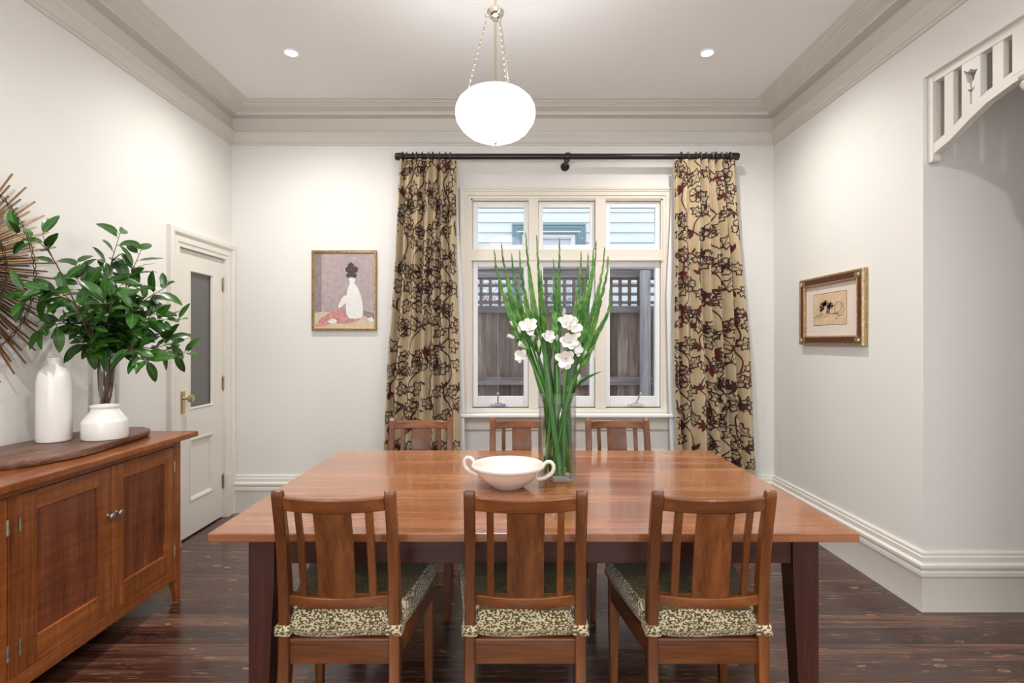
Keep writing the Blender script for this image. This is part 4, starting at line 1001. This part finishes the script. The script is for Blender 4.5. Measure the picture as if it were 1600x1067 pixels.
# ------------------------------------------------------------------ leafy branches
def build_branches():
    rn = random.Random(12); O = Vector(V1)
    BR = [((27, 368, 2.24), [(75, 392, 2.30), (128, 498, 2.45)], 'leafy branch reaching furthest left and up over the sunburst', 15),
          ((38, 470, 2.28), [(90, 462, 2.36), (130, 490, 2.45)], 'leafy branch stretching left at mid height over the sunburst', 14),
          ((66, 512, 2.36), [(105, 505, 2.46), (140, 520, 2.58)], 'low leafy branch drooping left above the white bottle', 18),
          ((187, 366, 2.72), [(172, 420, 2.70), (165, 480, 2.70)], 'tallest leafy branch rising straight up from the vase', 20),
          ((220, 392, 2.76), [(200, 440, 2.74), (180, 500, 2.70)], 'leafy branch right of the tallest one in the sideboard vase', 20),
          ((118, 412, 2.58), [(135, 455, 2.60), (150, 500, 2.65)], 'upright leafy branch left of the tallest one', 20),
          ((258, 450, 2.80), [(225, 470, 2.76), (185, 510, 2.72)], 'leafy branch pointing up and right towards the door', 18),
          ((278, 500, 2.82), [(235, 500, 2.78), (190, 525, 2.72)], 'leafy branch stretching right in front of the door trim', 20),
          ((292, 552, 2.84), [(240, 545, 2.80), (195, 540, 2.74)], 'lowest leafy branch on the right, its tip before the door', 22),
          ((225, 560, 2.62), [(200, 540, 2.66)], 'short leafy branch drooping over the right rim of the vase', 20),
          ((136, 545, 2.60), [(148, 530, 2.66)], 'short leafy branch drooping over the left rim of the vase', 20),
          ((165, 470, 2.50), [(165, 510, 2.60)], 'leafy branch leaning forwards in the middle of the bunch', 24),
          ((210, 485, 2.60), [(190, 515, 2.66)], 'bushy leafy branch in front, right of the middle', 24),
          ((160, 435, 2.64), [(158, 485, 2.66)], 'leafy branch in the dense upper middle of the bunch', 24)]
    for bi, (tip, mids, lab, nl) in enumerate(BR):
        T = PX(*tip)-O; T.x = max(T.x, -.15)
        mids = [PX(*q)-O for q in mids]; mouth = Vector((max(-.042, min(.045, T.x*.25)), max(-.042, min(.042, T.y*.16)), .372))
        base = Vector((-mouth.x*.7+rn.uniform(-.022, .022), -mouth.y*.7+rn.uniform(-.022, .022), .018))
        path = smoothpath([base, mouth.lerp(base, .5)+Vector((rn.uniform(-.015, .015), rn.uniform(-.015, .015), 0)), mouth]+list(reversed(mids))+[T], 9)
        for p in path: p.x = max(p.x, -.15)
        t = thing('leafy_branch', lab, 'branch', V1, 0, 'leafy branches in the sideboard vase')
        nl = int(nl*1.45); n = len(path); m = MB(); m.tube(path, [.0058*(1-.78*j/n) for j in range(n)], 8)
        j0 = next(j for j, p in enumerate(path) if p.z > .385); lf = MB()
        def leaf_at(p, tg, k):
            a = k*2.4+rn.uniform(-.5, .5); e1 = tg.orthogonal().normalized(); e2 = tg.cross(e1); rad = e1*math.cos(a)+e2*math.sin(a)
            rad.x = abs(rad.x)*.7 if p.x < -.05 and rad.x < 0 else rad.x
            d = (tg*rn.uniform(.25, .9)+rad).normalized(); d.y *= .9; L_ = rn.uniform(.078, .122)
            up = (Vector((.35, -.8, .9))+Vector((rn.uniform(-.7, .7), rn.uniform(-.6, .6), rn.uniform(-.5, .6))))
            if abs(up.normalized().dot(d)) > .92: up = Vector((.8, -.2, .6))
            st = p+d*.012; m.tube([p, st], [.0016, .0013], 5)
            blade(lf, st, d, up, L_, L_*rn.uniform(.36, .46), droop=rn.uniform(.1, .75), n=9, fold=rn.uniform(.1, .4), mi=0, ribmi=1, ribw=.0013, wav=.0006, minx=-.172,
                  prof=lambda t_: max(.03, math.sin(PI*min(1, (t_**.85)))**.72))
        idx = list(range(j0, n)); nmain = nl*11//20
        for k in range(nmain):
            f = (k+.5)/nmain; j = min(n-2, int(j0+(n-1-j0)*f)); leaf_at(path[j], (path[j+1]-path[j]).normalized(), k)
        leaf_at(path[-1], (path[-1]-path[-2]).normalized(), 1); leaf_at(path[-1], (path[-1]-path[-2]).normalized(), 3)
        for q in range(3):
            j = int(j0+(n-1-j0)*rn.uniform(.1, .75)); p = path[j]; tg = (path[j+1]-path[j]).normalized()
            d = (tg*.8+Vector((rn.uniform(-.2, .7), rn.uniform(-.7, .5), rn.uniform(-.3, .6)))).normalized(); L_ = rn.uniform(.06, .12)
            tp = [p+d*L_*s_+Vector((0, 0, .01*s_*s_)) for s_ in (0, .33, .66, 1)]
            for v in tp: v.x = max(v.x, -.15)
            m.tube(tp, [.0026, .0022, .0018, .0012], 6)
            for k in range(max(2, nl*3//20)): leaf_at(tp[min(3, 1+k)], d, k*1.7+q)
            leaf_at(tp[-1], d, 0)
        m.build('stem', M['bark'], t, smooth=True); lf.build('leaves', [M['leaf'], M['leafrib']], t, smooth='all', recalc=False)
build_branches()

# ------------------------------------------------------------------ sunburst
def build_sunburst():
    cy, cz, R = 2.093, 1.65, .522
    t = thing('sunburst_mirror', 'gold sunburst wall mirror of many thin rods on the left wall', 'mirror', (XL, cy, cz)); rn = random.Random(4)
    n = 176; rest = MB()
    order = sorted(range(n), key=lambda i: -math.cos(2*PI*i/n)); shown = set(order[:96])
    for i in range(n):
        a = 2*PI*i/n+rn.uniform(-.008, .008); r1 = [R, .43, .485, .37][i % 4]*rn.uniform(.97, 1.01); x = .014+.011*(i % 2)
        if i % 4 == 0: x = .034
        m = MB() if i in shown else rest
        m.cyl((x, .11*math.cos(a), .11*math.sin(a)), (x+.004, r1*math.cos(a), r1*math.sin(a)), .0042, .0040, 8)
        if i in shown: m.build('rod', M['gold_rod'], t, smooth=40)
    rest.build('rods', M['gold_rod'], t, smooth=40)['kind'] = 'stuff'
    for k, (rr, w_) in enumerate(((.388, .003), (.25, .003))):
        m = MB(); N_ = 220
        for ph in (0, PI): m.loop([(.040+w_*1.6*math.cos(q*.9+ph)-.0, (rr+w_*1.6*math.sin(q*.9+ph))*math.cos(2*PI*q/N_), (rr+w_*1.6*math.sin(q*.9+ph))*math.sin(2*PI*q/N_)) for q in range(N_)], .0019, 5)
        m.build('wire_ring', M['wire'], t, smooth=True)
    m = MB(); m.lathe([(.13, .004), (.145, .004), (.150, .03), (.145, .05), (.13, .055), (.118, .05)], (0,0,0), 56, 'x', cap=False); m.build('mirror_rim', M['gold_rod'], t, smooth=40)
    m = MB(); m.lathe([(.0005, .045), (.122, .043), (.122, .03), (.0005, .02)], (0,0,0), 48, 'x', cap=False); m.build('mirror_glass', M['mirror'], t)
build_sunburst()

# ------------------------------------------------------------------ pictures
def frame_sweep(m, u0, u1, v0, v1, prof, mapf, mi=None):
    m.sweep([(u0, v0), (u0, v1), (u1, v1), (u1, v0)], prof, mapf, 1, True, mi=mi)
def build_pictures():
    k = YB/F; u0, u1 = (486-800)*k*.993, (587.5-800)*k*.993; v0, v1 = CZ-(517-533.5)*k-.006, CZ+(533.5-391)*k*.995
    v0 = CZ+(533.5-516.5)*k
    cx, cz = (u0+u1)/2, v0; H = v1-v0; W = u1-u0
    t = thing('framed_print', 'thin gold-framed upright mauve print on the back wall, left of the window', 'picture', (cx, YB, cz))
    mp = lambda a, b, q: (a, -q, b)
    m = MB(); frame_sweep(m, -W/2, W/2, 0, H, [(0, 0), (0, .022), (.004, .026), (.008, .019), (.014, .021), (.018, .015), (.020, .014), (.020, 0)], mp); m.build('frame', M['gilt'], t, smooth=25)
    a = MB(); w2, h = W/2-.018, H-.036
    def R(x0, x1, z0, z1, q, mi): a.add([mp(-w2+2*w2*x0, .018+h*z0, q), mp(-w2+2*w2*x1, .018+h*z0, q), mp(-w2+2*w2*x1, .018+h*z1, q), mp(-w2+2*w2*x0, .018+h*z1, q)], [(0, 1, 2, 3)], mi)
    def Pg(pts, q, mi): a.add([mp(-w2+2*w2*x, .018+h*z, q) for x, z in pts], [tuple(range(len(pts)))], mi)
    R(0, 1, 0, 1, .008, 0); R(0, .12, .22, 1, .0085, 5); Pg([(0, 0), (1, 0), (1, .10), (.76, .19), (.1, .22), (0, .19)], .0088, 1); Pg([(.76, .19), (1, .10), (1, .2), (.8, .24)], .0087, 5)
    # a white jug on a rose cloth
    def smooth_poly(pts, n=4):
        q = smoothpath([Vector((x, z, 0)) for x, z in pts+[pts[0]]], n)[:-1]; return [(p.x, p.y) for p in q]
    Pg(smooth_poly([(.02, .03), (.10, .12), (.24, .20), (.42, .26), (.60, .22), (.76, .16), (.72, .10), (.50, .06), (.30, .07), (.14, .02)]), .0092, 4)
    Pg(smooth_poly([(.58, .13), (.78, .14), (.81, .26), (.78, .42), (.72, .54), (.67, .60), (.68, .66), (.58, .66), (.59, .60), (.55, .50), (.53, .34), (.53, .20)]), .0096, 2)
    Pg(smooth_poly([(.56, .44), (.48, .42), (.40, .30), (.42, .27), (.52, .33), (.57, .36)]), .0095, 2)
    for bx, bz, br in ((.62, .73, .060), (.56, .78, .045), (.68, .78, .050), (.61, .83, .050), (.67, .70, .035), (.56, .70, .030)):
        Pg([(bx+br*math.cos(q)*(1+.12*math.sin(5*q)), bz+br*.85*math.sin(q)*(1+.12*math.sin(5*q))) for q in [2*PI*j/20 for j in range(20)]], .0098+bx*.0003, 3)
    Pg(smooth_poly([(.22, .09), (.32, .13), (.38, .09), (.30, .06)]), .0098, 2)
    Pg([(.88, .13), (.96, .15), (1.0, .10), (.94, .08)], .0098, 2)
    a.build('print', [M['art_mauve'], M['art_tan'], M['art_white'], M['art_dark'], M['art_pink'], M['art_grey']], t, recalc=False)
    b = MB(); b.box(-W/2+.01, W/2-.01, -.007, 0, .01, H-.01); b.build('backing', M['frame_brown'], t)
    # right wall drawing
    y0, y1, z0, z1 = 3.160, 3.862, 1.325, 1.782; cy = (y0+y1)/2; W = y1-y0; H = z1-z0
    t = thing('framed_drawing', 'small lion drawing in a wide pale mount and brown-gold frame, right wall', 'picture', (XR, cy, z0))
    mp = lambda a, b, q: (-q, a, b)
    m = MB(); frame_sweep(m, -W/2, W/2, 0, H, [(0, 0), (0, .022), (.006, .032), (.016, .032), (.020, .026), (.020, 0)], mp, 0)
    frame_sweep(m, -W/2+.020, W/2-.020, .020, H-.020, [(0, 0), (0, .031), (.034, .027), (.034, 0)], mp, 1)
    frame_sweep(m, -W/2+.054, W/2-.054, .054-.004, H-.050, [(0, 0), (0, .028), (.005, .031), (.012, .024), (.013, 0)], mp, 0)
    for sy in (-1, 1):
        for z in (.034, H-.034):
            m.lathe([(.022, .026), (.020, .036), (.012, .034), (.008, .040), (.002, .041)], (0, sy*(W/2-.036), z), 20, 'x', mi=0) if False else None
            m.rings([[(-q, sy*(W/2-.036)+r*math.cos(2*PI*k_/16), z+r*math.sin(2*PI*k_/16)) for k_ in range(16)] for r, q in ((.015, .026), (.014, .033), (.010, .030), (.006, .036), (.001, .037))], mi=2)
            m.box(-.0335, -.020, sy*(W/2-.022), sy*(W/2-.075), z-.014 if z < .1 else z-.018, z+.018 if z < .1 else z+.014, mi=0)
    m.build('frame', [M['gilt'], M['frame_brown'], M['ceramic_warm']], t, smooth=25)
    b = MB(); b.box(-.012, 0, -W/2+.05, W/2-.05, .05, H-.05); b.build('mount', M['mat_board'], t)
    # lion sketch, u runs from the far edge (picture left) to the near edge
    s = MB(); uw, uh = .36, .205; uc, vc = .012, H/2+.008
    def q(u, v, d): return (-d, cy*0+(uc)-(u-.5)*uw*-1*-1, vc+(v-.5)*uh, )
    def mapuv(u, v, d=.0125): return (-d, uc-(u-.5)*uw, vc+(v-.5)*uh)
    s.add([mapuv(-.01, -.015, .0122), mapuv(1.01, -.015, .0122), mapuv(1.01, 1.015, .0122), mapuv(-.01, 1.015, .0122)], [(0, 1, 2, 3)], 1)
    s.add([mapuv(0, 0), mapuv(1, 0), mapuv(1, 1), mapuv(0, 1)], [(0, 1, 2, 3)], 0)
    rn = random.Random(9)
    def st(pts, wd=.010):
        pts = [Vector((p[0], p[1], 0)) for p in pts]; pts = smoothpath(pts, 5) if len(pts) > 2 else pts; vs = []
        for i, p in enumerate(pts):
            d = (pts[min(i+1, len(pts)-1)]-pts[max(i-1, 0)]).normalized(); nn = Vector((-d.y, d.x*1.4, 0))*wd*.5; vs += [mapuv((p+nn).x, (p+nn).y, .0130), mapuv((p-nn).x, (p-nn).y, .0130)]
        s.add(vs, [(2*i, 2*i+1, 2*i+3, 2*i+2) for i in range(len(pts)-1)], 1)
    for kk in range(80):
        a = rn.uniform(-.4, 3.6); r0, r1 = rn.uniform(.05, .12), rn.uniform(.16, .24); c = (.40, .55)
        st([(c[0]+r0*math.cos(a), c[1]+r0*1.1*math.sin(a)), (c[0]+(r0+r1)/2*math.cos(a+.15), c[1]+(r0+r1)*.6*math.sin(a+.15)), (c[0]+r1*math.cos(a+.1), c[1]+r1*1.15*math.sin(a+.1))], .012)
    for kk in range(12): u = rn.uniform(.40, .5); st([(u, rn.uniform(.6, .7)), (u+.02, .5), (u-.01, rn.uniform(.32, .4))], .014)
    st([(.56, .66), (.64, .58), (.74, .68), (.84, .66), (.92, .54), (.92, .40), (.84, .34)], .012); st([(.84, .62), (.86, .52), (.82, .42), (.74, .36), (.62, .35)], .011); st([(.52, .36), (.60, .33), (.70, .33), (.80, .31)], .012); st([(.68, .60), (.64, .45), (.72, .38)], .010); st([(.72, .30), (.80, .26), (.92, .30)], .010)
    st([(.04, .26), (.12, .32), (.22, .34), (.34, .36)], .010); st([(.10, .26), (.2, .27), (.3, .31)], .010); st([(.22, .36), (.24, .44), (.27, .5)], .012); st([(.3, .24), (.4, .27), (.44, .33)], .01); st([(0, .26), (.04, .25)], .01)
    st([(.74, .24), (.70, .18), (.74, .16)], .010)
    s.build('lion_sketch', [M['parchment'], M['ink']], t, recalc=False)
build_pictures()
